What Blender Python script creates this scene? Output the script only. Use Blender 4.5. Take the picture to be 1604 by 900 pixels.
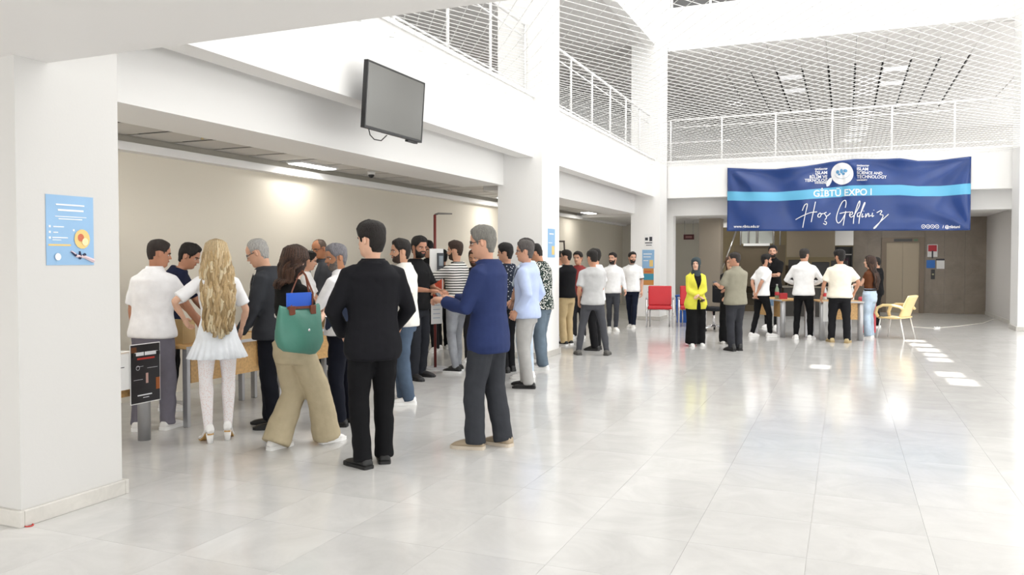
import bpy, math, random
from mathutils import Vector, Matrix, noise
for o in list(bpy.data.objects): bpy.data.objects.remove(o)
random.seed(7)
SC = bpy.context.scene
COL = SC.collection
V = Vector
pi = math.pi
# ------------------------------------------------------------------ camera
F, HY, EYE, VX = 1247.0, 406.0, 1.55, 1324.0
PITCH = math.radians(1.5)
YAW = math.atan((VX-802)/F)
CY = HY + F*math.tan(PITCH)
cam_d = bpy.data.cameras.new('camera'); cam = bpy.data.objects.new('camera', cam_d); COL.objects.link(cam)
cam_d.sensor_width = 36; cam_d.lens = F*36/1604; cam_d.shift_y = (CY-450)/1604
cam_d.clip_start = 0.05; cam_d.clip_end = 200
cam.location = (0, 0, EYE); cam.rotation_euler = (pi/2-PITCH, 0, YAW)
SC.camera = cam
# ------------------------------------------------------------------ light
W = bpy.data.worlds.new('world'); SC.world = W; W.use_nodes = True
bg = W.node_tree.nodes['Background']; bg.inputs[0].default_value = (1.0, 0.995, 0.985, 1); bg.inputs[1].default_value = 1.8
def lamp(name, kind, loc, energy, color=(1,1,1), size=None, rot=(0,0,0), parent=None):
    l = bpy.data.lights.new(name, kind); l.energy = energy; l.color = color
    if kind == 'AREA':
        l.shape = 'RECTANGLE'; l.size, l.size_y = size
    o = bpy.data.objects.new(name, l); COL.objects.link(o); o.location = loc; o.rotation_euler = rot
    if parent: o.parent = parent
    return o
SUN_DIR = V((0.30, 0.18, -1.0)).normalized()
sun = lamp('sun', 'SUN', (0,0,30), 7.0, (1,0.96,0.88))
sun.data.angle = math.radians(0.5)
sun.rotation_euler = SUN_DIR.to_track_quat('-Z', 'Y').to_euler()
lamp('skylight_fill', 'AREA', (1.7, 12.3, 11.7), 650, (1.0, 0.993, 0.98), (11.6, 16.5))  # added area lamp below the opaque roof, standing in for diffuse skylight
vs = SC.view_settings
vs.view_transform = 'Standard'; vs.look = 'None'; vs.gamma = 1.0; vs.use_curve_mapping = False; vs.exposure = 0.95
# ------------------------------------------------------------------ pixel helpers
_s, _c = math.sin(YAW), math.cos(YAW)
def ray(px, py):
    u = (px-802)/F; v = -(py-CY)/F
    fy = math.cos(PITCH)+v*math.sin(PITCH); fz = -math.sin(PITCH)+v*math.cos(PITCH)
    return V((-_s*fy+_c*u, _c*fy+_s*u, fz))
def onz(px, py, z=0.0):
    r = ray(px, py); t = (z-EYE)/r.z; return V((r.x*t, r.y*t, z))
def onx(px, py, x):
    r = ray(px, py); t = x/r.x; return V((x, r.y*t, EYE+r.z*t))
def ony(px, py, y):
    r = ray(px, py); t = y/r.y; return V((r.x*t, y, EYE+r.z*t))
# ------------------------------------------------------------------ materials
MATS = {}
def mat(name, col, rough=0.6, metal=0.0, spec=0.5, bump=0.0, bscale=30.0, var=0.0, vscale=4.0, emit=None, alpha=None, coat=0.0, stretch=(1,1,1)):
    if name in MATS: return MATS[name]
    m = bpy.data.materials.new(name); m.use_nodes = True; nt = m.node_tree; N = nt.nodes; L = nt.links
    b = N['Principled BSDF']; b.inputs['Base Color'].default_value = (*col, 1); b.inputs['Roughness'].default_value = rough
    b.inputs['Metallic'].default_value = metal; b.inputs['Specular IOR Level'].default_value = spec
    if coat: b.inputs['Coat Weight'].default_value = coat
    if alpha is not None: b.inputs['Alpha'].default_value = alpha
    if emit: b.inputs['Emission Color'].default_value = (*emit[0], 1); b.inputs['Emission Strength'].default_value = emit[1]
    if bump or var:
        tc = N.new('ShaderNodeTexCoord'); mp = N.new('ShaderNodeMapping'); L.new(tc.outputs['Object'], mp.inputs[0]); mp.inputs['Scale'].default_value = stretch
    if bump:
        n = N.new('ShaderNodeTexNoise'); n.inputs['Scale'].default_value = bscale; n.inputs['Detail'].default_value = 4; L.new(mp.outputs[0], n.inputs['Vector'])
        bp = N.new('ShaderNodeBump'); bp.inputs['Strength'].default_value = bump; bp.inputs['Distance'].default_value = 0.02
        L.new(n.outputs['Fac'], bp.inputs['Height']); L.new(bp.outputs[0], b.inputs['Normal'])
    if var:
        n2 = N.new('ShaderNodeTexNoise'); n2.inputs['Scale'].default_value = vscale; n2.inputs['Detail'].default_value = 5; L.new(mp.outputs[0], n2.inputs['Vector'])
        r = N.new('ShaderNodeValToRGB'); e = r.color_ramp.elements
        e[0].position = 0.3; e[1].position = 0.7
        e[0].color = (*[max(0, k*(1-var)) for k in col], 1); e[1].color = (*[min(1, k*(1+var)) for k in col], 1)
        L.new(n2.outputs['Fac'], r.inputs[0]); L.new(r.outputs[0], b.inputs['Base Color'])
    MATS[name] = m; return m
def hexc(h):
    h = h.lstrip('#'); out = []
    for i in (0, 2, 4):
        c = int(h[i:i+2], 16)/255; out.append(c/12.92 if c <= 0.04045 else ((c+0.055)/1.055)**2.4)
    return tuple(out)
def cloth(h, rough=0.85, bump=0.35, spec=0.2):
    return mat('cloth_'+h, hexc(h), rough, spec=spec, bump=bump, bscale=9, var=0.05, vscale=14)
WHITE = mat('white_paint', (0.90, 0.895, 0.88), 0.55, bump=0.03, bscale=60)
CREAM = mat('cream_paint', (0.74, 0.69, 0.585), 0.6, bump=0.03, bscale=60)
SOFFIT = mat('soffit_paint', (0.84, 0.825, 0.81), 0.7, bump=0.02, bscale=60)
PANEL = mat('ceiling_panel_paint', (0.62, 0.60, 0.57), 0.6, bump=0.02)
DARKGAP = mat('dark_void', (0.03, 0.03, 0.03), 0.9)
STEEL = mat('grey_steel', (0.42, 0.42, 0.43), 0.38, 0.6)
CHROME = mat('chrome', (0.75, 0.75, 0.76), 0.18, 1.0)
BLACK = mat('black_plastic', (0.015, 0.015, 0.016), 0.4)
PAPER = mat('paper', (0.86, 0.86, 0.85), 0.7)
INK = mat('ink', (0.05, 0.05, 0.06), 0.7)
WOOD = mat('desk_wood', hexc('C79F68'), 0.45, var=0.18, vscale=3, stretch=(14, 1.2, 14))
NETM = mat('net_cord', (0.85, 0.85, 0.84), 0.7)
RAILM = mat('white_rail', (0.84, 0.84, 0.83), 0.4)
# marble floor
def marble(name, base, var, rough, scale):
    m = bpy.data.materials.new(name); m.use_nodes = True; nt = m.node_tree; N = nt.nodes; L = nt.links
    b = N['Principled BSDF']; b.inputs['Roughness'].default_value = rough; b.inputs['Specular IOR Level'].default_value = 0.42
    g = N.new('ShaderNodeNewGeometry'); oi = N.new('ShaderNodeObjectInfo')
    n = N.new('ShaderNodeTexNoise'); n.inputs['Scale'].default_value = scale; n.inputs['Detail'].default_value = 8; n.inputs['Roughness'].default_value = 0.65; n.inputs['Distortion'].default_value = 1.2
    add = N.new('ShaderNodeVectorMath'); add.operation = 'ADD'
    sc_ = N.new('ShaderNodeVectorMath'); sc_.operation = 'SCALE'; sc_.inputs['Scale'].default_value = 3.0
    L.new(oi.outputs['Location'], sc_.inputs[0]); L.new(g.outputs['Position'], add.inputs[0]); L.new(sc_.outputs[0], add.inputs[1]); L.new(add.outputs[0], n.inputs['Vector'])
    r = N.new('ShaderNodeValToRGB'); e = r.color_ramp.elements; e[0].position = 0.32; e[1].position = 0.68
    e[0].color = (*[k*(1-var) for k in base], 1); e[1].color = (*[min(1, k*(1+var)) for k in base], 1)
    L.new(n.outputs['Fac'], r.inputs[0])
    mr = N.new('ShaderNodeMapRange'); mr.inputs[3].default_value = 0.965; mr.inputs[4].default_value = 1.03; L.new(oi.outputs['Random'], mr.inputs[0])
    mx = N.new('ShaderNodeVectorMath'); mx.operation = 'SCALE'; L.new(r.outputs[0], mx.inputs[0]); L.new(mr.outputs[0], mx.inputs['Scale']); L.new(mx.outputs[0], b.inputs['Base Color'])
    MATS[name] = m; return m
FLOORM = marble('marble_floor', (0.61, 0.604, 0.59), 0.07, 0.13, 2.2)
BROWNST = marble('brown_stone', hexc('8A7F72'), 0.16, 0.35, 1.6)
# ------------------------------------------------------------------ mesh builder
class MB:
    def __init__(s): s.v = []; s.f = []; s.m = []
    def add(s, vs_, fs, mi=0):
        o = len(s.v); s.v += [V(p) for p in vs_]; s.f += [[o+i for i in f] for f in fs]; s.m += [mi]*len(fs); return s
    def box(s, x0, x1, y0, y1, z0, z1, mi=0, M=None):
        p = [V((x, y, z)) for z in (z0, z1) for y in (y0, y1) for x in (x0, x1)]
        if M: p = [M @ q for q in p]
        return s.add(p, [(0,2,3,1), (4,5,7,6), (0,1,5,4), (2,6,7,3), (0,4,6,2), (1,3,7,5)], mi)
    def loft(s, rings, mi=0, cap=True, closed=True):
        o = len(s.v); n = len(rings[0])
        for r in rings: s.v += [V(p) for p in r]
        for i in range(len(rings)-1):
            for j in range(n if closed else n-1):
                a = o+i*n+j; b = o+i*n+(j+1) % n; s.f.append([a, b, b+n, a+n]); s.m.append(mi)
        if cap:
            s.f.append([o+j for j in range(n)][::-1]); s.m.append(mi)
            s.f.append([o+(len(rings)-1)*n+j for j in range(n)]); s.m.append(mi)
        return s
    def tube(s, pts, rad, n=8, ref=None, mi=0, cap=True, round_ends=False):
        pts = [V(p) for p in pts]
        if not isinstance(rad, (list, tuple)): rad = [rad]*len(pts)
        rad = [r if isinstance(r, tuple) else (r, r) for r in rad]
        ts = []
        for i in range(len(pts)):
            a = pts[max(0, i-1)]; b = pts[min(len(pts)-1, i+1)]; ts.append((b-a).normalized())
        x = V(ref) if ref is not None else (V((1, 0, 0)) if abs(ts[0].x) < 0.9 else V((0, 1, 0)))
        rings = []
        P = list(pts); R = list(rad); T = list(ts)
        if round_ends:
            P = [pts[0]-ts[0]*max(rad[0])*0.6]+P+[pts[-1]+ts[-1]*max(rad[-1])*0.6]
            R = [(rad[0][0]*0.55, rad[0][1]*0.55)]+R+[(rad[-1][0]*0.55, rad[-1][1]*0.55)]
            T = [ts[0]]+T+[ts[-1]]
        for p, t, r in zip(P, T, R):
            x = (x-t*x.dot(t))
            if x.length < 1e-5: x = t.orthogonal()
            x.normalize(); y = t.cross(x)
            rings.append([p+x*(r[0]*math.cos(2*pi*k/n))+y*(r[1]*math.sin(2*pi*k/n)) for k in range(n)])
        return s.loft(rings, mi, cap)
    def ball(s, c, r, n=10, k=6, mi=0, M=None):
        c = V(c); r = r if isinstance(r, tuple) else (r, r, r); rings = []
        for i in range(k+1):
            a = -pi/2+pi*(i+0.0)/k; a = max(min(a, pi/2-0.08), -pi/2+0.08)
            q = [V((r[0]*math.cos(a)*math.cos(2*pi*j/n), r[1]*math.cos(a)*math.sin(2*pi*j/n), r[2]*math.sin(a))) for j in range(n)]
            rings.append([c+((M @ p) if M else p) for p in q])
        return s.loft(rings, mi)
    def prism(s, pts, d, mi=0):
        pts = [V(p) for p in pts]; d = V(d); n = len(pts)
        return s.add(pts+[p+d for p in pts], [list(range(n))[::-1], list(range(n, 2*n))]+[[i, (i+1) % n, (i+1) % n+n, i+n] for i in range(n)], mi)
    def mesh(s, name, mats, smooth=False):
        me = bpy.data.meshes.new(name); me.from_pydata([tuple(p) for p in s.v], [], s.f)
        mats = mats if isinstance(mats, (list, tuple)) else [mats]
        for m in mats: me.materials.append(m)
        if len(mats) > 1: me.polygons.foreach_set('material_index', s.m)
        if smooth: me.polygons.foreach_set('use_smooth', [True]*len(me.polygons))
        me.update(); return me
    def obj(s, name, mats, parent=None, smooth=False, loc=None, rz=0.0):
        o = bpy.data.objects.new(name, s.mesh(name, mats, smooth)); COL.objects.link(o)
        if parent: o.parent = parent
        if loc is not None: o.location = loc
        if rz: o.rotation_euler[2] = rz
        return o
def bevel(o, w=0.006, seg=2):
    m = o.modifiers.new('bevel', 'BEVEL'); m.width = w; m.segments = seg; m.limit_method = 'ANGLE'; m.angle_limit = math.radians(40); return o
def tag(o, label, cat, group=None):
    o['label'] = label; o['category'] = cat
    if group: o['group'] = group
    return o
def thing(name, label, cat, loc=(0,0,0), rz=0.0, group=None):
    o = bpy.data.objects.new(name, None); COL.objects.link(o); o.location = loc; o.rotation_euler[2] = rz; o.empty_display_size = 0.2
    return tag(o, label, cat, group)
def struct(o, label=None):
    o['kind'] = 'structure'
    if label: o['label'] = label
    return o
def sbox(name, x0, x1, y0, y1, z0, z1, m, label=None, parent=None):
    o = MB().box(x0, x1, y0, y1, z0, z1).obj(name, m, parent)
    if not parent: struct(o, label)
    return o
# ================================================================== STRUCTURE
fl = sbox('floor', -7.4, 9.2, -7, 30, -0.25, -0.004, mat('grout', (0.54, 0.53, 0.51), 0.4), 'polished pale marble floor of the atrium')
TS = 0.61
tile_me = MB().box(-TS/2+0.0007, TS/2-0.0007, -TS/2+0.0007, TS/2-0.0007, -0.004, 0.0).mesh('floor_tile', FLOORM)
cells = []
for i in range(-12, 16):
    for j in range(-12, 50):
        x = -0.17+(i+0.5)*TS; y = (j+0.5)*TS+0.1
        if x < -7.3 or x > 9.1 or y < -6.9 or y > 29.9: continue
        d = -_s*x+_c*y; u = (_c*x+_s*y)/d if d > 0.5 else 9
        vis = d > 1.5 and abs(u) < 0.72 and d*0.40 > 1.0 
        cells.append((0 if vis else 1, d, x, y))
cells.sort()
rest = MB()
for k, (nv, d, x, y) in enumerate(cells):
    if k < 300 and not nv:
        o = bpy.data.objects.new('floor_tile', tile_me); COL.objects.link(o); o.parent = fl; o.location = (x, y, 0)
    else:
        g = 0.0007; rest.box(x-TS/2+g, x+TS/2-g, y-TS/2+g, y+TS/2-g, -0.004, 0)
ro = rest.obj('floor_tiles', FLOORM, fl); ro['kind'] = 'stuff'

XP, XF, XB = -4.35, -4.5, -5.0
ZB, ZF0, ZF1 = 2.72, 3.14, 4.06
skirt_m = marble('skirting_stone', (0.6, 0.58, 0.54), 0.1, 0.3, 5)
def pillar(x0, x1, y0, y1, z1, label, m=WHITE):
    p = sbox('pillar', x0, x1, y0, y1, 0, z1, m, label)
    h = 0.095; t = 0.03
    for a in ((x0-t, x1+t, y0-t, y0), (x0-t, x1+t, y1, y1+t), (x0-t, x0, y0, y1), (x1, x1+t, y0, y1)):
        bevel(sbox('skirting', *a, 0, h, skirt_m, parent=p), 0.004, 1)
    return p
pil1 = pillar(-5.1, XP-0.05, 3.13, 3.83, 11.95, 'square cream pillar nearest the camera with a blue poster', mat('cream_pillar_paint', (0.62, 0.612, 0.595), 0.55, bump=0.03, bscale=60))
pil2 = pillar(-5.1, XP, 11.6, 12.4, 11.95, 'square white pillar between the two bays of the left arcade')
pil3 = pillar(-5.1, XP, 20.1, 20.95, 11.95, 'square white pillar in the far corner behind the red chairs')
pil4 = pillar(3.45, 4.3, 20.1, 20.95, 11.95, 'square white pillar at the right edge of the photo')
# left arcade: fascia, lower beam, ceiling, wall
for n_, (y0, y1) in enumerate(((3.83, 11.6), (12.4, 20.1))):
    f = sbox('trim_%d' % (1+n_), XF-0.25, XF, y0, y1, ZF0, ZF1, WHITE, 'white fascia band above the %s arcade bay' % ('near', 'far')[n_])
    sbox('capping', XF-0.3, XF+0.03, y0, y1, ZF1, ZF1+0.05, WHITE, parent=f)
    k = 0
    y = y0+0.45
    while y < y1-0.2:
        h = MB().tube([(XF, y, ZF1-0.14), (XF+0.05, y, ZF1-0.15), (XF+0.06, y+0.02, ZF1-0.11), (XF+0.04, y+0.03, ZF1-0.09)], 0.008, 5).obj('net_hook', RAILM, f)
        y += 0.62
    sbox('trim_%d' % (3+n_), XB-0.72, XB, y0, y1, ZB, 3.3, WHITE, 'white lower beam under the %s fascia band' % ('near', 'far')[n_])
sbox('wall_left', -7.35, -7.2, -1, 29, 0, 4.0, CREAM, 'cream rear wall of the left arcade')
c_ = sbox('trim_5', -7.2, -7.05, -1, 29, 2.71, 2.80, WHITE, 'white cornice along the cream arcade wall')
cl = sbox('ceiling', -7.35, XB-0.72, 1.2, 29, 2.93, 3.1, DARKGAP, 'panelled ceiling of the left arcade')
pm = MB().box(-0.66, 0.66, -0.268, 0.268, -0.008, 0).mesh('ceiling_panel', PANEL)
y = 2.9
while y < 28.5:
    o = bpy.data.objects.new('ceiling_panel', pm); COL.objects.link(o); o.parent = cl; o.location = (-6.395, y, 2.875)
    y += 0.61
lm = mat('lamp_diffuser', (0.9, 0.9, 0.9), 0.4, emit=((1, 0.99, 0.97), 3.0))
lm2 = mat('dim_diffuser', (0.88, 0.88, 0.9), 0.4, emit=((1, 0.99, 0.99), 0.25))
def ceiling_light(x, y, z, label, sx=0.14, sy=0.6, e=26):
    t = thing('ceiling_light', label, 'ceiling light', (x, y, z), group='fluorescent ceiling lights')
    MB().box(-sx-0.02, sx+0.02, -sy/2-0.02, sy/2+0.02, 0.0, 0.03).obj('housing', RAILM, t)
    MB().box(-sx, sx, -sy/2, sy/2, -0.012, 0.0).obj('diffuser', lm if e else lm2, t)
    if e: lamp('tube_light', 'AREA', (0, 0, -0.03), e, (1, 0.97, 0.92), (sx*2, sy), parent=t)
yl = onz(497, 272, 2.84)
ceiling_light(-6.82, 9.15, 2.84, 'bright fluorescent ceiling light over the near arcade bay', 0.10, 0.8, 4)
ceiling_light(-6.6, 21.3, 2.84, 'bright fluorescent ceiling light in the far arcade bay', 0.12, 0.7, 6)
ceiling_light(-6.6, 15.6, 2.84, 'added fill light in the far arcade bay hidden behind the middle pillar', 0.12, 0.7, 9)  # unseen lamp added to even out the arcade wall brightness
ceiling_light(-6.6, 5.1, 2.84, 'added fill light hidden behind the nearest cream pillar', 0.12, 0.7, 6)  # another unseen lamp put in to lift the near arcade wall
# dome camera and sprinkler on the arcade ceiling
t = thing('dome_camera', 'small white security camera with dark dome under the arcade ceiling', 'camera', (-6.55, 10.2, 2.865))
MB().tube([(0,0,0), (0,0,-0.05)], [0.06, 0.055], 14).obj('mount', RAILM, t, True)
MB().ball((0, 0, -0.055), (0.045, 0.045, 0.045), 12, 8).obj('dome', BLACK, t, True)
t = thing('sprinkler', 'small brass sprinkler head on an arcade ceiling panel', 'sprinkler', (-6.3, 6.55, 2.865))
MB().tube([(0,0,0), (0,0,-0.04)], [0.02, 0.008], 8).tube([(0,0,-0.04), (0,0,-0.045)], 0.022, 8).obj('head', mat('brass', (0.5, 0.4, 0.2), 0.4, 0.8), t)
# soffit over the camera
sbox('ceiling.001', -5.4, 9, -7, 3.34, ZB, 3.1, SOFFIT, 'light grey soffit over the viewpoint')
sbox('wall_front', -5.4, 9, 3.1, 3.34, 3.1, 4.06, WHITE, 'white fascia above the near soffit edge')
for n_, (z0, z1) in enumerate(((0, .35), (2.7, 4.2), (6.95, 12.0))):
    sbox('wall_right' + ('' if n_ == 0 else '.%03d' % n_), 8.2, 8.4, -7, 30, z0, z1, WHITE, 'white band of the unseen right side wall between added openings')
for n_, (z0, z1) in enumerate(((.35, 2.7), (4.2, 6.95))):  # unseen openings added so sidelight reaches the lower beams and pillars
    w = struct(thing('window_%d' % (11+n_), 'long window opening added in the unseen side wall to admit sidelight', 'window')); del w['category']
    for k in range(19): MB().box(8.26, 8.34, -7+2*k-.04, -7+2*k+.04, z0, z1).obj('mullion', RAILM, w)
# far side fascia, header
YF = 21.0
f = sbox('trim_6', XP, 8.2, YF, YF+0.3, 3.16, 4.08, WHITE, 'white fascia band that carries the blue banner')
sbox('capping', XP, 8.2, YF-0.03, YF+0.3, 4.08, 4.13, WHITE, parent=f)
x = XP+0.5
while x < 3.3:
    MB().tube([(x, YF, 3.98), (x, YF-0.05, 3.97), (x+0.02, YF-0.06, 4.01)], 0.008, 5).obj('net_hook', RAILM, f); x += 0.62
sbox('trim_7', -5.1, 8.2, YF+0.5, YF+1.1, ZB, 3.4, WHITE, 'white header beam over the lift lobby opening')
# jambs of the lobby opening
j1 = ony(1046, 400, 21.5).x
sbox('trim_8', -4.62, -4.29, 21.5, 21.85, 0, ZB, WHITE, 'white door jamb at the left of the lobby opening')
sbox('trim_9', 3.6, 3.95, 21.5, 21.85, 0, ZB, WHITE, 'white door jamb at the right of the lobby opening')
sbox('ceiling.002', -7.2, 8.2, 22.1, 31, 2.76, 3.0, SOFFIT, 'pale ceiling of the lift lobby')
ceiling_light(1.3, 23.6, 2.76, 'added unseen fill light on the lift lobby ceiling', 0.3, 0.6, 14)  # unseen lamp added to brighten the dark lobby
ceiling_light(-2.6, 23.4, 2.76, 'added unseen fill light in the lobby near the taupe pillar', 0.3, 0.6, 8)  # second added lamp, lifts the left part of the lobby
# lobby rear: lift wall built of stone slabs
lw = sbox('wall_back', 0.22, 3.85, 25.86, 26.1, 0, 2.76, mat('stone_joint', (0.2, 0.18, 0.16), 0.7), 'brown stone wall with the lift doors')
ex0, ex1, ez = 0.98, 2.10, 2.19
xs = [0.22, 0.60, ex0, ex1, 2.62, 3.14, 3.66]
zs = [0, 0.55, 1.1, 1.65, ez, 2.76]
for i in range(len(xs)-1):
    for k in range(len(zs)-1):
        if i == 2 and k < 4: continue
        MB().box(xs[i]+0.002, xs[i+1]-0.002, 25.83, 25.86, zs[k]+0.002, zs[k+1]-0.002).obj('stone_slab', BROWNST, lw)
LIFT = mat('lift_door_metal', hexc('978B78'), 0.42, 0.35)
lf = struct(thing('door_1', 'bronze grey lift doors in the brown stone wall', 'door'))
del lf['category']
MB().box(ex0, ex0+0.13, 25.74, 25.86, 0, ez).box(ex1-0.13, ex1, 25.74, 25.86, 0, ez).box(ex0+0.13, ex1-0.13, 25.74, 25.86, ez-0.15, ez).obj('frame', mat('lift_frame', hexc('6E6152'), 0.4, 0.3), lf)
for a, b in ((ex0+0.13, (ex0+ex1)/2-0.003), ((ex0+ex1)/2+0.003, ex1-0.13)):
    MB().box(a, b, 25.80, 25.85, 0, ez-0.15).obj('door_leaf', LIFT, lf)
MB().box(1.3, 1.78, 25.725, 25.74, ez-0.12, ez-0.04).obj('floor_indicator', BLACK, lf)
MB().box(1.82, 1.92, 25.725, 25.74, ez-0.11, ez-0.05).obj('indicator_lamp', mat('green_sign', hexc('4A6B50'), 0.5), lf)
cp = tag(MB().box(2.28, 2.38, 25.81, 25.83, 0.98, 1.26).obj('lift_button_panel', BLACK), 'black lift call button panel beside the lift', 'button panel')
MB().tube([(2.33, 25.808, 1.12), (2.33, 25.80, 1.12)], 0.025, 10).obj('button', mat('button_glow', (0.5, 0.5, 0.3), 0.4), cp)
s = tag(MB().box(2.18, 2.44, 25.815, 25.83, 1.62, 1.98).obj('fire_notice', PAPER), 'small red and white fire notice on the stone wall', 'sign')
MB().box(2.2, 2.42, 25.81, 25.815, 1.78, 1.96).obj('red_print', mat('red_print', hexc('B5303A'), 0.6), s)
MB().box(2.29, 2.33, 25.805, 25.815, 1.58, 1.8).obj('dark_print', INK, s)
s = tag(MB().box(2.16, 2.38, 25.815, 25.83, 1.30, 1.53).obj('blue_notice', mat('blue_notice', hexc('2F6FC0'), 0.5)), 'small square blue notice beside the lift', 'sign')
s = tag(MB().box(2.42, 2.62, 25.815, 25.83, 1.28, 1.52).obj('white_notice', PAPER), 'small white notice with dark strip right of the blue one', 'sign')
MB().box(2.40, 2.62, 25.81, 25.82, 1.52, 1.57).obj('strip', INK, s)
LOBW = mat('lobby_wall_paint', (0.66, 0.64, 0.62), 0.6)
sbox('wall_right.003', 3.66, 3.9, 21.85, 25.86, 0, 2.76, LOBW, 'pale side wall of the lift lobby')
sbox('baseboard_right', 3.645, 3.66, 21.85, 25.83, 0, 0.09, skirt_m, 'stone skirting along the lift lobby side wall')
TAUPE = mat('taupe_paint', hexc('9C9284'), 0.6)
sbox('pillar.004', -4.02, -3.4, 24.0, 24.6, 0, 2.76, TAUPE, 'taupe painted pillar behind the woman in yellow')
sbox('wall_back.001', -7.2, -3.8, 27.2, 27.4, 0, 2.76, mat('pale_cream', (0.8, 0.77, 0.68), 0.6), 'cream wall deep behind the taupe pillar')
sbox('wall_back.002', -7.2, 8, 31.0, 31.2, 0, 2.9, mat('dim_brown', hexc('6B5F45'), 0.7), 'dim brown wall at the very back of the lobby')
es = tag(MB().box(-0.16, 0.16, -0.02, 0.02, -0.08, 0.08).obj('exit_sign', mat('exit_maroon', hexc('5A2028'), 0.5), loc=ony(1079, 371, 25.2)), 'small dark red exit sign hanging under the lobby ceiling', 'sign')
for x in (-0.13, 0.13): MB().tube([(x, 0, 0.08), (x, 0, 2.76-es.location.z)], 0.006, 5).obj('hanger', STEEL, es)
MB().box(-0.10, 0.10, -0.024, -0.02, -0.03, 0.03).obj('lettering', mat('exit_letters', hexc('B07A7A'), 0.5), es)
# staircase in the lobby
st = thing('staircase', 'brown staircase with landing and glass panelled railing in the lobby', 'staircase')
BRN = mat('stair_brown', hexc('5E523E'), 0.5)
TAU2 = mat('stair_soffit', hexc('887C69'), 0.6)
a = ony(1232, 415, 24.2); b = ony(1309, 358, 24.2)
MB().box(a.x, b.x-0.02, 24.2, 24.95, 1.62, 2.76).obj('landing_block', TAU2, st)
c0 = ony(1150, 384, 24.6); c1 = ony(1230, 384, 24.6)
MB().box(c0.x, c1.x, 24.6, 24.7, 0.75, c0.z).obj('stringer_panel', BRN, st)
MB().box(ony(1165, 380, 24.58).x, ony(1206, 380, 24.58).x, 24.5, 24.6, c0.z-0.02, c0.z+0.05).obj('stair_edge', RAILM, st)
for k in range(8):
    MB().box(c0.x+0.1, c1.x, 24.7+0.28*k, 24.98+0.28*k, 0.17*k, 0.17*(k+1)).obj('step', BRN, st)
p0 = ony(1128, 430, 24.5); p1 = ony(1153, 362, 24.5)
MB().tube([p0, p1], 0.025, 8).obj('handrail', CHROME, st, True)
for px in (1160, 1172, 1186, 1212, 1222):
    q = ony(px, 384, 24.55); MB().tube([q, (q.x, q.y, 2.76)], 0.022, 8).obj('post', STEEL if px != 1212 else CHROME, st, True)
GL = mat('greenish_glass', (0.72, 0.78, 0.76), 0.1, alpha=0.35)
for (pa, pb) in ((1162, 1171), (1174, 1184), (1188, 1210)):
    qa = ony(pa, 384, 24.56); qb = ony(pb, 384, 24.56); MB().box(qa.x, qb.x, 24.55, 24.565, qa.z+0.05, 2.7).obj('glass_panel', GL, st)
# bright box sign and shelf left of the lift
a = ony(1308, 384, 25.0); b = ony(1337, 356, 25.0)
wb = tag(MB().box(a.x, b.x, 25.0, 25.5, a.z, 2.75).obj('bulkhead_box', WHITE), 'white box under the lobby ceiling left of the lift', 'bulkhead')
sh = thing('bookcase', 'dark bookcase with maroon spines left of the lift wall', 'bookcase', (0, 0, 0))
a = ony(1308, 386, 25.3); b = ony(1336, 386, 25.3)
MB().box(a.x, a.x+0.03, 25.2, 25.5, 0, a.z).box(b.x-0.03, b.x, 25.2, 25.5, 0, a.z).box(a.x, b.x, 25.47, 25.5, 0, a.z).obj('case', BLACK, sh)
for z in (0.1, 0.5, 0.9, 1.3, 1.68): MB().box(a.x+0.03, b.x-0.03, 25.2, 25.47, z, z+0.025).obj('shelf', mat('shelf_white', (0.5, 0.48, 0.46), 0.5), sh)
BIND = [('maroon', '6B1E3C'), ('dark plum', '3A2030'), ('grey', '8B8A88'), ('dark green', '2E4038')]
for zi, z in enumerate((0.93, 1.33)):
    for k in range(4):
        x = a.x+0.06+k*0.085; cn, ch = BIND[(k+zi*2) % 4]
        tag(MB().box(x, x+0.06, 25.21, 25.40, z, z+0.26-0.02*(k % 3)).obj('binder', mat('binder_'+cn, hexc(ch), 0.5)), '%s binder on %s shelf of the dark bookcase' % (cn, ('the middle', 'the upper')[zi]), 'binder', 'binders in the dark bookcase')
# back counter with black equipment under the landing block
bc = thing('back_counter', 'dark counter with black equipment front under the stair landing', 'counter')
MB().box(-1.55, 0.15, 23.0, 23.6, 0, 0.78).obj('body', mat('dark_laminate', (0.05, 0.045, 0.04), 0.5), bc)
MB().box(-1.6, 0.2, 22.95, 23.65, 0.78, 0.82).obj('worktop', mat('counter_top', (0.3, 0.27, 0.22), 0.4), bc)
for i, (x, w, h) in enumerate(((-1.2, 0.5, 0.72), (-0.62, 0.45, 0.66), (-0.15, 0.42, 0.7))):
    q = tag(MB().box(x-w/2, x+w/2, 23.2, 23.5, 0.82, 0.82+h).obj('display_case', BLACK), ('wide black machine at the left', 'lower black machine in the middle', 'black machine at the right')[i]+' of the dark back counter', 'machine', 'black machines on the back counter')
    bevel(q, 0.02); MB().box(x-w/2+0.04, x+w/2-0.04, 23.19, 23.2, 0.95, 0.98).obj('chrome_strip', CHROME, q)

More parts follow.
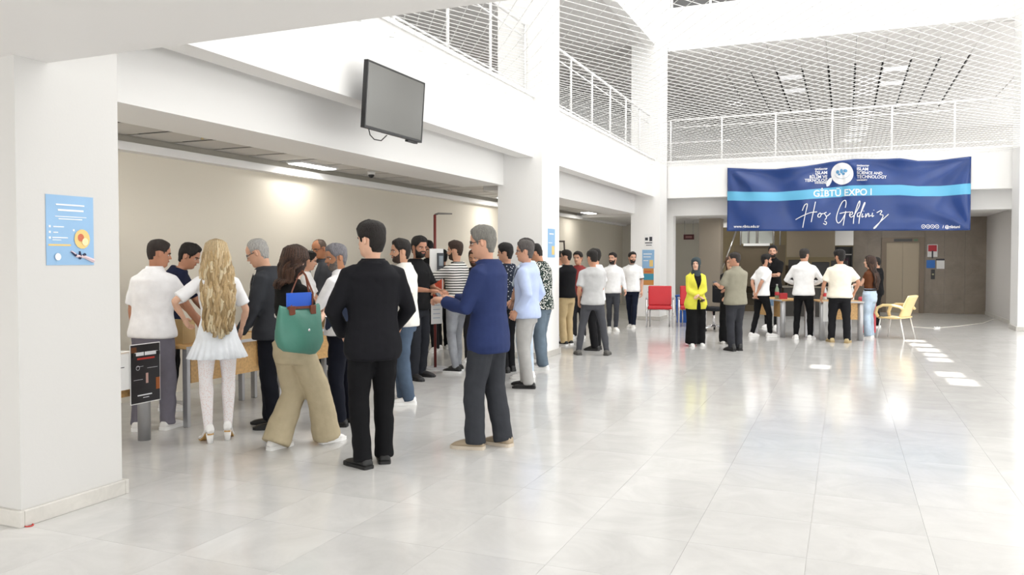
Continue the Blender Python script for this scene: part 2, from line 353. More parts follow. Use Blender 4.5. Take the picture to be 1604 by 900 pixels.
# ------------------------------------------------------------------ upper galleries
GC = mat('gallery_ceiling', (0.80, 0.785, 0.77), 0.6)
ZC = 6.98
sbox('floor.001', -14, XF-0.25, 3.34, 38, 3.3, 4.0, GC, 'upper gallery slab on the left side')
sbox('floor.002', XF-0.25, 8.2, YF+0.3, 38, 3.4, 4.0, GC, 'upper gallery slab on the far side')
gl = sbox('ceiling.003', -14, XF-0.25, 3.34, 38, ZC+0.05, ZC+0.2, GC, 'gallery ceiling above the left upper gallery')
gf = sbox('ceiling.004', XF-0.25, 8.2, YF+0.3, 38, ZC+0.05, ZC+0.2, DARKGAP, 'panelled gallery ceiling above the far upper gallery')
sbox('trim_10', XF-0.25, XF, 3.83, 20.1, ZC, 8.1, WHITE, 'white fascia of the third floor on the left')
sbox('trim_11', XP, 8.2, YF, YF+0.3, ZC+0.02, 8.12, WHITE, 'white fascia of the third floor on the far side')
# far gallery ceiling panels
xs = [-4.75, -3.3, -2.6, -1.9, -1.2, -0.5, 0.2, 0.9, 1.6, 2.3, 3.0, 4.6, 8.2]
ys = [21.3, 24.2, 28.2, 32.2, 38]
for i in range(len(xs)-1):
    for k in range(4):
        g = 0.03 if 0 < k < 3 and 0 < i < 11 else 0.004
        ge = 0.004 if not (k in (1, 2) and i in (3, 8)) else 0.03
        MB().box(xs[i]+(g if i else 0), xs[i+1]-g, ys[k]+ge, ys[k+1]-ge, ZC, ZC+0.05).obj('ceiling_panel', GC, gf)
for i, (x, y) in enumerate(((-1.55, 25.2), (-1.55, 27.2), (1.25, 25.2), (1.25, 27.2))):
    ceiling_light(x, y, ZC-0.02, ('near left', 'rear left', 'near right', 'rear right')[i]+' square light in the far gallery ceiling', 0.3, 0.5, 0)
sbox('wall_back.003', -14, 8.2, 37.5, 37.8, 4.0, ZC, mat('gallery_back', (0.5, 0.48, 0.45), 0.6), 'rear wall of the far upper gallery')
uw = sbox('wall_left.001', -10.2, -10, 3.34, 38, 4.0, ZC, mat('gallery_grey', hexc('A8ABA6'), 0.6), 'grey rear wall of the left upper gallery')
DW = mat('dark_window', (0.10, 0.10, 0.10), 0.2)
for k, (y0, y1, m) in enumerate(((14.0, 16.6, 'w'), (17.0, 19.2, 'w'), (19.6, 21.6, 'd'), (22.0, 25.5, 'w'), (26.0, 31, 'w'))):
    w = sbox('window_%d' % (k+1), -10.0, -9.93, y0, y1, 5.0 if m == 'w' else 4.0, 6.7, RAILM, 'window row on the upper gallery rear wall')
    n = 4; dy = (y1-y0)/n
    for i in range(n): MB().box(-9.94, -9.91, y0+dy*i+0.05, y0+dy*(i+1)-0.05, 5.06 if m == 'w' else 4.1, 6.64).obj('pane', DW if m == 'w' else mat('wood_panel', hexc('8A6A55'), 0.5), w)
# third floor dark glazing
w = sbox('window_6', XP, -1.3, YF+0.25, YF+0.33, 8.12, 10.5, DW, 'dark glazed opening above the third floor fascia')
for x in (-4.3, -3.3, -2.3, -1.35): MB().box(x-0.03, x+0.03, YF+0.2, YF+0.26, 8.12, 10.5).obj('frame', RAILM, w)
sbox('wall_back.004', -1.3, 8.2, YF, YF+0.3, 8.12, 11.95, WHITE, 'white upper wall above the far gallery')
sbox('wall_left.002', XF-0.25, XF, 3.34, 21, 8.1, 11.95, WHITE, 'white upper wall above the left gallery')
sbox('wall_front.001', -5, 8.2, 3.1, 3.34, 4.06, 11.95, WHITE, 'white upper wall over the soffit')
# ------------------------------------------------------------------ railings
def railing(name, label, p0, p1, step, h=1.08):
    t = thing(name, label, 'railing', group=None)
    p0, p1 = V(p0), V(p1); L_ = (p1-p0).length; d = (p1-p0).normalized(); n = int(L_/step)
    MB().tube([p0+V((0,0,h)), p1+V((0,0,h))], 0.025, 8).obj('top_rail', RAILM, t, True)
    for z in (0.12, h-0.2): MB().tube([p0+V((0,0,z)), p1+V((0,0,z))], 0.012, 6).obj('rail', RAILM, t, True)
    pm_ = MB().tube([(0,0,0), (0,0,h)], 0.022, 8).mesh('post', RAILM, True)
    for i in range(n+1):
        o = bpy.data.objects.new('post', pm_); COL.objects.link(o); o.parent = t; o.location = p0+d*min(L_, i*step)
    return t
railing('gallery_railing', 'white post railing on the near left upper gallery', (-4.62, 3.75, 4.11), (-4.62, 11.55, 4.11), 1.3)
railing('gallery_railing', 'white post railing on the left upper gallery beyond the middle pillar', (-4.62, 12.5, 4.11), (-4.62, 20.05, 4.11), 1.3)
railing('gallery_railing', 'white post railing on the far upper gallery above the banner', (-4.29, 21.1, 4.13), (3.5, 21.1, 4.13), 1.32)
# safety net stretched over the atrium at gallery level
net = MB()
nx0, nx1, ny0, ny1, nz = XP+0.012, 3.435, 3.4, YF-0.06, 3.98
for sg in (1, -1):
    ang = math.radians(33)*sg; d = V((math.sin(ang), math.cos(ang), 0)); nrm = V((math.cos(ang), -math.sin(ang), 0))
    cs = [V((x, y, 0)).dot(nrm) for x in (nx0, nx1) for y in (ny0, ny1)]
    q = min(cs)
    while q < max(cs):
        q += 0.135
        base = nrm*q; t0, t1 = -1e9, 1e9
        for a0, a1, k in ((nx0, nx1, 0), (ny0, ny1, 1)):
            A = (a0-base[k])/d[k]; B = (a1-base[k])/d[k]; t0 = max(t0, min(A, B)); t1 = min(t1, max(A, B))
        if t1-t0 < 0.05: continue
        pts = []
        n = max(2, int((t1-t0)/2.0)+1)
        for i in range(n+1):
            p = base+d*(t0+(t1-t0)*i/n)
            sx = (p.x-nx0)/(nx1-nx0); sy = (p.y-ny0)/(ny1-ny0)
            pts.append(V((p.x, p.y, nz-0.25*(max(0,4*sx*(1-sx))*max(0,4*sy*(1-sy)))**0.7)))
        net.tube(pts, 0.0035, 4, cap=False)
tag(net.obj('safety_net', NETM), 'white diamond mesh safety net stretched over the atrium at gallery level', 'net')
# ------------------------------------------------------------------ unseen opaque roof, slots cut to cast the floor sun patches
rf = struct(thing('ceiling.005', 'unseen opaque atrium roof with slots shaped to cast sun patches', 'roof')); del rf['category']
patches = [(1.22, 1.52, 11.15, 11.75), (1.16, 1.46, 11.9, 12.4), (1.2, 1.5, 13.6, 14.1), (1.2, 1.5, 14.3, 14.8), (1.15, 1.48, 15.0, 15.6), (1.1, 1.45, 15.85, 16.4), (1.05, 1.4, 16.7, 17.2), (-.45, -.2, 12.1, 12.5)]
zr = 12.0
sh_ = [(a-SUN_DIR.x/-SUN_DIR.z*zr, b-SUN_DIR.x/-SUN_DIR.z*zr, c-SUN_DIR.y/-SUN_DIR.z*zr, d-SUN_DIR.y/-SUN_DIR.z*zr) for a, b, c, d in patches]
xcut = sorted(set([-14, 8.4]+[v for p in sh_ for v in p[:2]]))
ycut = sorted(set([-7, 38]+[v for p in sh_ for v in p[2:]]))
rb = MB()
for i in range(len(xcut)-1):
    for k in range(len(ycut)-1):
        mx, my = (xcut[i]+xcut[i+1])/2, (ycut[k]+ycut[k+1])/2
        if any(p[0] < mx < p[1] and p[2] < my < p[3] for p in sh_): continue
        rb.box(xcut[i], xcut[i+1], ycut[k], ycut[k+1], zr, zr+0.05)
rb.obj('roof_panels', WHITE, rf)
# ================================================================== PEOPLE
def lerp(a, b, t): return a+(b-a)*t
def table(tb, x):
    if x <= tb[0][0]: return tb[0][1:]
    for i in range(len(tb)-1):
        a, b = tb[i], tb[i+1]
        if x <= b[0]:
            t = (x-a[0])/(b[0]-a[0]); return tuple(lerp(p, q, t) for p, q in zip(a[1:], b[1:]))
    return tb[-1][1:]
def sstep(a, b, x):
    if a == b: return 1.0 if x >= b else 0.0
    t = max(0.0, min(1.0, (x-a)/(b-a))); return t*t*(3-2*t)
HEAD = [(-0.62, .27, .16, -.34), (-0.42, .235, .13, -.30), (-.20, .215, .10, -.265), (-.08, .205, .12, -.25), (-.02, .20, .20, -.25), (.03, .20, .325, -.26), (.10, .235, .365, -.275),
        (.20, .268, .372, -.295), (.28, .288, .388, -.325), (.36, .305, .385, -.365), (.45, .32, .375, -.40), (.52, .325, .375, -.42), (.60, .335, .40, -.43),
        (.70, .332, .395, -.43), (.80, .312, .362, -.40), (.90, .25, .275, -.325), (.96, .17, .17, -.22), (1.0, .045, .03, -.08)]
ZL = [-.62, -.42, -.25, -.12, -.06, -.02, .02, .06, .11, .16, .21, .25, .28, .31, .35, .38, .42, .46, .50, .54, .58, .62, .67, .73, .79, .85, .90, .94, .97, 1.0]
NA = 40
AZ = []
for k in range(NA):                       # finer steps around the face
    t = (k+0.5)/NA*2-1; AZ.append(pi*(0.35*t+0.65*t*abs(t)) if True else pi*t)
def head_pt(a, z):
    hw, f, b = table(HEAD, z)
    ca, sa = math.cos(a), math.sin(a)
    x = hw*sa
    if z > 0.02 and ca > 0: x = hw*(abs(sa)**0.92)*(1 if sa > 0 else -1)
    y = (f if ca > 0 else -b)*(abs(ca)**(0.85 if ca > 0 else 0.95))*(1 if ca > 0 else -1)
    if ca > 0.3:
        # nose
        if .33 < z < .60:
            w = 0.075*(1.25-(z-.33)*1.6); h = (0.118*sstep(.335, .385, z)*(1-sstep(.40, .60, z)*0.9)); y += h*math.exp(-(x/w)**2)
        # eye sockets
        for sx in (-1, 1): y -= 0.045*math.exp(-((x-sx*.145)/.075)**2-((z-.50)/.055)**2)
        # brow, lips, chin
        y += 0.018*math.exp(-((abs(x)-.12)/.1)**2-((z-.585)/.035)**2)
        y += 0.022*math.exp(-(x/.11)**2)*(math.exp(-((z-.295)/.022)**2)+math.exp(-((z-.245)/.022)**2))
        y += 0.02*math.exp(-(x/.1)**2-((z-.11)/.06)**2)
    return V((x, y, z))
HC = V((0, -.02, .52))
def head_grid(off=None):
    rings = []
    for z in ZL:
        r = []
        for a in AZ:
            p = head_pt(a, z)
            if off:
                o = off(a, z); d = (p-HC); 
                if z < 0.2: d.z = 0
                p = p+d.normalized()*o
            r.append(p)
        rings.append(r)
    return rings
HLINE = {  # |azimuth from front| -> hairline height
    'short': [(0, .84), (.45, .84), (.75, .78), (.95, .66), (1.12, .60), (1.25, .45), (1.42, .44), (1.5, .60), (1.85, .58), (2.05, .30), (2.3, .15), (3.2, .12)],
    'fade':  [(0, .84), (.45, .84), (.75, .79), (.95, .70), (1.12, .62), (1.25, .50), (1.42, .50), (1.5, .62), (1.85, .60), (2.05, .38), (2.3, .24), (3.2, .20)],
    'bald':  [(0, 1.2), (1.0, 1.2), (1.2, .62), (1.3, .50), (1.42, .48), (1.5, .62), (1.85, .60), (2.05, .30), (2.3, .18), (3.2, .15)],
    'long':  [(0, .85), (.4, .84), (.8, .72), (1.0, .55), (1.15, .30), (1.3, .05), (3.2, -.3)],
    'hijab': [(0, .74), (.35, .72), (.6, .62), (.72, .45), (.78, .2), (.85, .1), (1.0, .0), (1.1, -.6), (3.2, -.6)],
}
def hair_mesh(style, thick=0.055, top=0.03, seed=0):
    hl = HLINE[style]
    def off(a, z):
        zl = table(hl, abs(a))[0]; m = sstep(zl-.03, zl+.035, z)
        side = thick*(0.45 if style in ('fade', 'bald') else 0.75)
        th = lerp(side, thick+top*(1.3 if abs(a) < 1.0 else 0.8), sstep(.62, .9, z))
        th += 0.018*noise.noise(V((math.sin(a)*5+seed*3.1, math.cos(a)*5, z*7)))
        if z < -.05 and style in ('short', 'fade', 'bald'): m = 0
        return -0.035+m*(0.035+th)
    return head_grid(off)
def beard_mesh(full):
    def off(a, z):
        aa = abs(a)
        if aa > 1.5 or z < -.06 or z > .46: return -0.04
        topl = table([(0, .22), (.30, .225), (.42, .34), (.8, .30), (1.1, .36), (1.3, .46), (1.5, .46)], aa)[0]
        m = sstep(topl+.02, topl-.02, z)
        m = max(m, sstep(.5, .4, aa)*sstep(.305, .32, z)*sstep(.372, .355, z))
        m *= sstep(1.5, 1.35, aa)*sstep(-.06, -.01, z)
        return -0.03+m*(0.03+(0.035 if full else 0.014))
    return head_grid(off)
TM = [(.435, .078, .062), (.47, .097, .066), (.51, .100, .069), (.56, .093, .065), (.61, .088, .061), (.66, .091, .062), (.71, .098, .067), (.75, .103, .066), (.78, .100, .060), (.80, .088, .052), (.818, .068, .045), (.836, .048, .040), (.85, .04, .037)]
TF = [(.435, .082, .062), (.47, .099, .067), (.51, .099, .068), (.56, .084, .058), (.61, .074, .052), (.66, .079, .055), (.71, .088, .070), (.75, .088, .062), (.78, .085, .053), (.80, .074, .046), (.818, .056, .040), (.838, .042, .035), (.85, .034, .033)]
HANDP = {  # wrist relative to the shoulder joint, x outward, fractions of height
    'hang': ((.035, .03, -.300), None), 'pocket': ((.02, .035, -.262), (.5, -1, -.2)), 'phone': ((-.055, .195, -.12), (.4, -.3, -1)),
    'phone_low': ((-.06, .18, -.17), (.5, -.4, -1)), 'back': ((-.075, -.115, -.255), (.6, -.9, .2)), 'hip': ((.0, .03, -.205), (1, -.6, .1)),
    'clasp': ((-.10, .125, -.235), (.8, -.4, -.4)), 'cross': ((-.15, .12, -.135), (.8, .1, -.7)), 'table': ((.03, .17, -.245), (.6, -.6, -.3)),
    'reach': ((.02, .26, -.13), (.4, -.3, -1)), 'point': ((.0, .27, -.01), (.5, -.2, -1)), 'walk_f': ((.035, .12, -.27), None), 'walk_b': ((.04, -.09, -.285), None),
}
REMESH = []       # (temporary object, finishing callback)
def person(label, pos, face, H, girth=1.0, female=False, lean=0.0, side=0.0, twist=0.0, head=(0, 0, 0), feet=None, armR='hang', armL='hang',
           skin='D9A98C', hair=('short', '1C1714', .055, .03), beard=None, shirt=('E8E6E2', 'short', .49, .012), collar=None, pants=('2B2B2E', 'straight'),
           shoe=('E9E8E6', 'F4F4F2', 'sneaker'), glasses=False, blazer=None, skirt=None, tights=None, longhair=None, shirt_mat=None, belt=None, vest=None, trim=None, heel=0.0, undershirt=None, tag_extra=None, curl=0.35):
    d = V((pos[0], pos[1], 0)); ry = math.atan2(-d.x, d.y) if d.length else 0
    yaw = ry+math.radians(face)
    near = d.length < 9.5
    root = thing('person', label, 'person', (pos[0], pos[1], 0), yaw, 'visitors at the fair')
    T = TF if female else TM
    if blazer and shirt and shirt[1] == 'short': shirt = None
    SK = mat('skin_'+skin, hexc(skin), 0.5, spec=0.4, var=0.05, vscale=20)
    hm = mat('hair_'+hair[1], hexc(hair[1]), 0.55, spec=0.35, bump=0.7, bscale=60, var=0.25, vscale=40, stretch=(3, 3, 0.6))
    aq = 0.0
    # ---------------- skeleton
    if feet is None: feet = ((0.052, 0.015, -8), (-0.052, -0.015, 8))       # right, left: x, y (of H), toe-out angle
    LT, LS = .245*H, .236*H
    ank = [V((f[0]*H, f[1]*H, .045*H+heel+(f[3] if len(f) > 3 else 0))) for f in feet]
    hipx = (.047 if not female else .050)*H
    pc = V(((feet[0][0]+feet[1][0])/2*H, (feet[0][1]+feet[1][1])/2*H, 0))
    if len(feet[0]) > 4: pc.y += feet[0][4]*H
    hz = 9
    for sgn, a in zip((1, -1), ank):
        h2 = (a.x-pc.x-sgn*hipx)**2+(a.y-pc.y)**2; hz = min(hz, a.z+math.sqrt(max(0.01, ((LT+LS)*.994)**2-h2)))
    B = V((pc.x, pc.y, hz))
    lean_r, side_r, tw = math.radians(lean), math.radians(side), math.radians(twist)
    def frame(f):
        s0 = (f-.525)*H
        if s0 <= 0: return B+V((0, 0, s0)), V((1, 0, 0)), V((0, 1, 0)), V((0, 0, 1))
        p = B.copy(); n = 8
        for i in range(n):
            t = sstep(-.04*H, .22*H, s0*(i+.5)/n); u = V((math.sin(side_r*t), math.sin(lean_r*t), 1)).normalized(); p = p+u*(s0/n)
        t = sstep(-.04*H, .22*H, s0); u = V((math.sin(side_r*t), math.sin(lean_r*t), 1)).normalized()
        q = tw*sstep(0, .25*H, s0); r = V((math.cos(q), math.sin(q), 0)); r = (r-u*r.dot(u)).normalized(); fw = u.cross(r)
        return p, r, fw, u
    def torso(mb, f0, f1, ease, belly=1.0, flare=0.0, n=20):
        fs = [f0]+[t[0] for t in T if f0+.012 < t[0] < f1-.004]+[f1]; rings = []
        for f in fs:
            w, dp = table(T, f); c, r, fw, u = frame(f)
            g = girth if f < .76 else lerp(girth, 1, sstep(.76, .82, f))
            ga = 1+(g-1)*1.0; w = w*H*(1+(g-1)*.8)+ease; dp = dp*H*ga+ease
            sh = V((0, 0, 0))
            if f < .66: 
                fl = flare*sstep(.60, f0, f); w += fl; dp += fl
                sh = fw*((g-1)*.03*H)
            if f > .76: sh = -fw*(.010*H)
            rings.append([c+sh+r*(w*abs(math.cos(2*pi*k/n))**.88*(1 if math.cos(2*pi*k/n) > 0 else -1))+fw*(dp*math.sin(2*pi*k/n)*(1.06 if math.sin(2*pi*k/n) > 0 else .96)) for k in range(n)])
        mb.loft(rings)
    def ik(a, b, l1, l2, pole):
        d_ = b-a; L_ = d_.length
        if L_ > (l1+l2)*.995: b = a+d_*((l1+l2)*.995/L_); d_ = b-a; L_ = d_.length
        x = (l1*l1-l2*l2+L_*L_)/(2*L_); h = math.sqrt(max(0, l1*l1-x*x)); u = d_.normalized()
        p = V(pole); p = (p-u*p.dot(u)); p = p.normalized() if p.length > 1e-4 else u.orthogonal()
        return a+u*x+p*h, b
    legs = []
    for sgn, a, f in zip((1, -1), ank, feet):
        hj = B+V((sgn*hipx, 0, 0)); fd = math.radians(f[2]); fdir = V((-math.sin(fd), math.cos(fd), 0))
        kn, a2 = ik(hj, a, LT, LS, fdir+V((0, 0, .05)))
        legs.append((hj, kn, a2, fdir))
    arms = []
    sw = .096 if not female else .082
    for sgn, ap in ((1, armR), (-1, armL)):
        c, r, fw, u = frame(.788); S = c+r*(sgn*sw*H)
        o, pole = HANDP[ap] if isinstance(ap, str) else ap
        if pole is None: pole = (.25, -1, 0)
        fh = V((-math.sin(tw), math.cos(tw), 0)); rh = V((math.cos(tw), math.sin(tw), 0))
        tgt = S+rh*(sgn*o[0]*H)+fh*(o[1]*H)+V((0, 0, o[2]*H))
        pv = rh*(sgn*pole[0])+fh*pole[1]+V((0, 0, pole[2]))
        el, wr = ik(S, tgt, .165*H, .145*H, pv); arms.append((S, el, wr, sgn, pv))
    fem = .88 if female else 1.0
    # ---------------- body (skin): torso, limbs -> remeshed, head and hands joined
    bm_ = MB(); torso(bm_, .45, .85, -.022)
    for S, el, wr, sgn, pv in arms:
        g2 = .5+.5*girth
        bm_.tube([S, S.lerp(el, .5), el, el.lerp(wr, .3), el.lerp(wr, .7), wr, wr+(wr-el).normalized()*.02*H], [.029*H*fem, .0255*H*fem*g2, .0215*H*fem, .0225*H*fem, .0175*H*fem, (.0165*H*fem, .0125*H*fem), (.0165*H*fem, .012*H*fem)], 12)
    for hj, kn, a2, fdir in legs:
        bm_.tube([hj+V((0, 0, .01)), hj.lerp(kn, .5), kn, kn.lerp(a2, .3), kn.lerp(a2, .7), a2, a2-V((0, 0, .02*H))], [.046*H, .042*H, .031*H, .031*H, .024*H, .0185*H, .018*H], 12)
    hh = .138*H
    c, r, fw, u = frame(.846)
    Rz = Matrix.Rotation(math.radians(head[0]), 3, 'Z') @ Matrix.Rotation(math.radians(-head[1]), 3, 'X') @ Matrix.Rotation(math.radians(head[2]), 3, 'Y')
    base = Matrix((r, fw, V((0, 0, 1)))).transposed() if False else Matrix.Rotation(tw, 3, 'Z')
    HM = (Matrix.Translation(c+u*(.013*H)+fw*(.012*H)) @ (base @ Rz).to_4x4() @ Matrix.Scale(hh, 4))
    hdm = MB(); hdm.loft([[HM @ p for p in rr] for rr in head_grid()])
    for sx in (-1, 1):
        er = []
        for t, w in ((-.02, .02), (.0, .075), (.02, .10), (.045, .105), (.06, .07)):
            er.append([HM @ V((sx*(.315+t*1.0), -.035-.015*t*20*.3+w*.55*math.cos(2*pi*k/10), .475+w*1.15*math.sin(2*pi*k/10))) for k in range(10)])
        hdm.loft(er)
    hands = []
    for S, el, wr, sgn, pv in arms:
        hd = (wr-el).normalized(); 
        pn = (V((-sgn, 0, 0)) if abs(hd.z) > .6 else V((0, 0, -1))); pn = (pn-hd*pn.dot(hd)).normalized(); ax = hd.cross(pn)      # palm normal, across
        HL = .108*H*fem
        th_side = ax if (ax.dot(V((0, 1, 0)) if abs(hd.z) > .6 else V((-sgn, .3, 0)))) > 0 else -ax
        hdm.tube([wr-hd*HL*.08, wr+hd*HL*.12, wr+hd*HL*.30, wr+hd*HL*.48], [(HL*.155, HL*.115), (HL*.185, HL*.125), (HL*.225, HL*.125), (HL*.22, HL*.10)], 10, ref=th_side)
        for i in range(4):
            o = th_side*(HL*(.165-.11*i)); fl_ = HL*(.40, .45, .42, .33)[i]; cu = curl+.06*i
            p0 = wr+hd*HL*.44+o; d1 = (hd*math.cos(cu*.7)+pn*math.sin(cu*.7)); p1 = p0+d1*fl_*.45
            d2 = (hd*math.cos(cu*2.0)+pn*math.sin(cu*2.0)); p2 = p1+d2*fl_*.32; d3 = (hd*math.cos(cu*3.0)+pn*math.sin(cu*3.0)); p3 = p2+d3*fl_*.25
            hdm.tube([p0, p1, p2, p3], [HL*.056, HL*.050, HL*.044, HL*.033], 6)
        t0 = wr+hd*HL*.14+th_side*HL*.14; t1 = t0+(hd*.6+th_side*.7+pn*.35).normalized()*HL*.22; t2 = t1+(hd*.95+th_side*.1+pn*.4).normalized()*HL*.2
        hdm.tube([t0, t1, t2, t2+hd*HL*.08], [HL*.085, HL*.066, HL*.052, HL*.035], 6)
        hands.append(root.matrix_basis @ (wr+hd*HL*.45+pn*HL*.12))
    def done_body(me, hdm=hdm, SK=SK, root=root):
        mb = MB(); mb.v = [v.co.copy() for v in me.vertices]; mb.f = [list(p.vertices) for p in me.polygons]; mb.m = [0]*len(mb.f)
        o0 = len(mb.v); mb.v += hdm.v; mb.f += [[i+o0 for i in f] for f in hdm.f]; mb.m += [0]*len(hdm.f)
        mb.obj('body', SK, root, True)
    def remesh(mb, vox, cb, smooth=3):
        o = mb.obj('tmp', SK); m = o.modifiers.new('r', 'REMESH'); m.mode = 'VOXEL'; m.voxel_size = vox
        if smooth: sm = o.modifiers.new('s', 'SMOOTH'); sm.factor = .5; sm.iterations = smooth
        REMESH.append((o, cb))
    def garment(name, mb, vox, m, smooth=5, wr_=.009, zs_=7.0):
        def cb(me, name=name, m=m, root=root, seed=random.random()*50):
            nv = [v.normal.copy() for v in me.vertices]
            for v, n_ in zip(me.vertices, nv):
                q = v.co; k = noise.noise(V((q.x*5+seed, q.y*5, q.z*zs_)))*.7+noise.noise(V((q.x*13+seed, q.y*13, q.z*19)))*.35
                v.co = q+n_*(k*wr_)
            me.materials.clear(); me.materials.append(m)
            me.polygons.foreach_set('use_smooth', [True]*len(me.polygons))
            o = bpy.data.objects.new(name, me); COL.objects.link(o); o.parent = root; return o
        remesh(mb, vox, cb, smooth)
    remesh(bm_, .017 if near else .022, done_body, 2)
    vx = .0125 if near else .018
    # ---------------- trousers / skirt
    if pants:
        col, cut = pants[0], pants[1]; e = .012 if (shirt and shirt[2] > .55) else .009 if blazer else .001
        pm_ = MB(); torso(pm_, .44, .605 if female else (.585 if blazer else .56), e)
        prof = {'slim': (.056, .047, .036, .035, .028), 'straight': (.059, .053, .044, .041, .039), 'wide': (.062, .060, .060, .064, .070), 'loose': (.062, .056, .049, .047, .046)}[cut]
        for hj, kn, a2, fdir in legs:
            end = a2-V((0, 0, (.020 if cut != 'slim' else .008)*H)); end = kn.lerp(end, 1.0)
            gg = (.6+.4*girth)
            pts = [hj+V((0, 0, .02*H)), hj.lerp(kn, .5), kn, kn.lerp(end, .5), kn.lerp(end, .93), end]
            pm_.tube(pts, [prof[0]*H*gg, prof[1]*H*gg, prof[2]*H, prof[3]*H, prof[4]*H, prof[4]*H*1.01], 14)
        garment('trousers', pm_, vx, cloth(col) if len(pants) < 3 else pants[2], 4, .011, 9)
    if tights:
        tm_ = MB()
        for hj, kn, a2, fdir in legs:
            tm_.tube([hj, hj.lerp(kn, .5), kn, kn.lerp(a2, .3), kn.lerp(a2, .7), a2, a2-V((0, 0, .03*H))], [.049*H, .045*H, .034*H, .0345*H, .027*H, .022*H, .021*H], 16)
        tm_.obj('tights', tights, root, True)
    if skirt:
        rings = []; n = 96
        for i, (f, w, dp, amp) in enumerate(((.60, .078, .058, 0), (.55, .092, .068, 0), (.50, .104, .080, .0), (.485, .108, .084, .003), (.44, .125, .100, .010), (.395, .143, .118, .016), (.392, .140, .115, .016))):
            cc = frame(f)[0]
            rings.append([cc+V(((w*H+amp*math.cos(24*2*pi*k/n))*math.cos(2*pi*k/n), (dp*H+amp*math.cos(24*2*pi*k/n))*math.sin(2*pi*k/n), 0)) for k in range(n)])
        MB().loft(rings).obj('skirt', skirt, root, True)
    # ---------------- shirt
    if shirt:
        col, sl, hem, ease = shirt; m = shirt_mat or cloth(col)
        sm_ = MB(); torso(sm_, hem, .846, ease+(.006 if hem < .55 else 0), flare=.012 if hem < .53 else 0)
        for S, el, wr, sgn, pv in arms:
            if sl == 'short': pts, rr = [S, S.lerp(el, .5), S.lerp(el, .82)], [.037, .038, .040]
            elif sl == 'elbow': pts, rr = [S, S.lerp(el, .6), el, el.lerp(wr, .18)], [.037, .036, .033, .033]
            elif sl == 'rolled': pts, rr = [S, S.lerp(el, .6), el, el.lerp(wr, .45)], [.036, .034, .030, .027]
            elif sl == 'cap': pts, rr = [S, S.lerp(el, .25), S.lerp(el, .4)], [.034, .034, .033]
            else: pts, rr = [S, S.lerp(el, .5), el, el.lerp(wr, .5), el.lerp(wr, .96)], [.037, .034, .030, .027, .023]
            sm_.tube([S.lerp(frame(.80)[0], .3)+V((0, 0, .006*H))]+pts, [q*H*fem*(.6+.4*girth) for q in [rr[0]*.85]+rr], 14)
        garment('shirt', sm_, vx, m, 5)
        if trim and sl == 'short':
            for S, el, wr, sgn, pv in arms:
                MB().tube([S.lerp(el, .78), S.lerp(el, .84)], .0415*H*fem*(.6+.4*girth), 16).obj('sleeve_trim', cloth(trim), root, True)
    if blazer:
        col, hem = blazer[0], blazer[1]; m = cloth(col, .8, .25); opened = blazer[2] if len(blazer) > 2 else False
        jb = MB(); torso(jb, hem, .846, .026, flare=.022)
        for S, el, wr, sgn, pv in arms:
            e_ = .95 if not (len(blazer) > 3) else blazer[3]
            jb.tube([S.lerp(frame(.80)[0], .3)+V((0, 0, .006*H)), S, S.lerp(el, .5), el, el.lerp(wr, .5), el.lerp(wr, e_)], [.036*H*fem, .042*H*fem, .040*H*fem, .035*H*fem, .032*H*fem, .029*H*fem], 14)
        garment('jacket', jb, vx, m, 5, .008)
        # lapels and shirt front lying on the chest
        pts = {}
        def chest(f, ang, out):
            w, dp = table(T, f); c_, r_, f_, u_ = frame(f); g = girth if f < .76 else 1
            return c_+r_*((w*H*(1+(g-1)*.8)+.026+out)*math.sin(ang))+f_*((dp*H*g*1.06+.026+out)*math.cos(ang))
        lowf = .64
        vf = MB(); n = 8; rows = []
        for i in range(n+1):
            f = lerp(lowf, .815, i/n); a_ = lerp(.02, .50, i/n); rows.append([chest(f, -a_+2*a_*k/6, .006) for k in range(7)])
        vf.loft(rows, closed=False, cap=False).obj('shirt_front', cloth(undershirt or 'F0EFEC'), root, True)
        for sx in (-1, 1):
            lp = MB(); rows = []
            for i in range(n+1):
                t = i/n; f = lerp(lowf-.01, .822, t); a_ = lerp(.0, .50, t); wd = .06+.30*math.sin(pi*min(1, t*.85))**1.0
                rows.append([chest(f, sx*(a_+wd*k/3), .010) for k in range(4)])
            lp.loft(rows, closed=False, cap=False).obj('lapel', m, root, True)
        if opened:
            sl_ = MB(); rows = []
            for i in range(7):
                f = lerp(hem+.002, lowf-.02, i/6); a_ = lerp(.20, .03, i/6); rows.append([chest(f, -a_+2*a_*k/4, .006+.024*sstep(.60, hem, f)) for k in range(5)])
            sl_.loft(rows, closed=False, cap=False).obj('jacket_opening', cloth(undershirt or '151515'), root, True)
        elif not opened:
            for f in (.60, .56):
                q = chest(f, .02, .012); MB().ball(q, (.012, .008, .012), 8, 5).obj('button', BLACK, root, True)
    if vest:
        vb = MB(); torso(vb, .50, .832, .022); garment('waistcoat', vb, vx, cloth(vest), 4, .004)
    # ---------------- collar
    def neck_ring(name, m, r0, r1, z0, z1, n=20, open_=.35):
        cc, r_, f_, u_ = frame(.838); rings = []
        for zz, rr in ((z0, r0), (z1, r1), (z1-.004, r1-.006), (z0, r0-.008)):
            rings.append([cc+u_*zz*(1-.55*max(0, math.sin(2*pi*k/n)))+V((rr*math.cos(2*pi*k/n), rr*1.02*math.sin(2*pi*k/n)-.004, 0)) for k in range(n)])
        MB().loft(rings, cap=False).obj(name, m, root, True)
    if collar == 'crew': neck_ring('neckband', cloth(trim or shirt[0]) if not shirt_mat or trim else shirt_mat, .052*H*fem*.95, .045*H*fem*.95, .0, .018)
    elif collar: neck_ring('collar', cloth(collar) if not (shirt_mat and collar == 'same') else shirt_mat, .054*H*fem*.95, .042*H*fem, .0, .040)
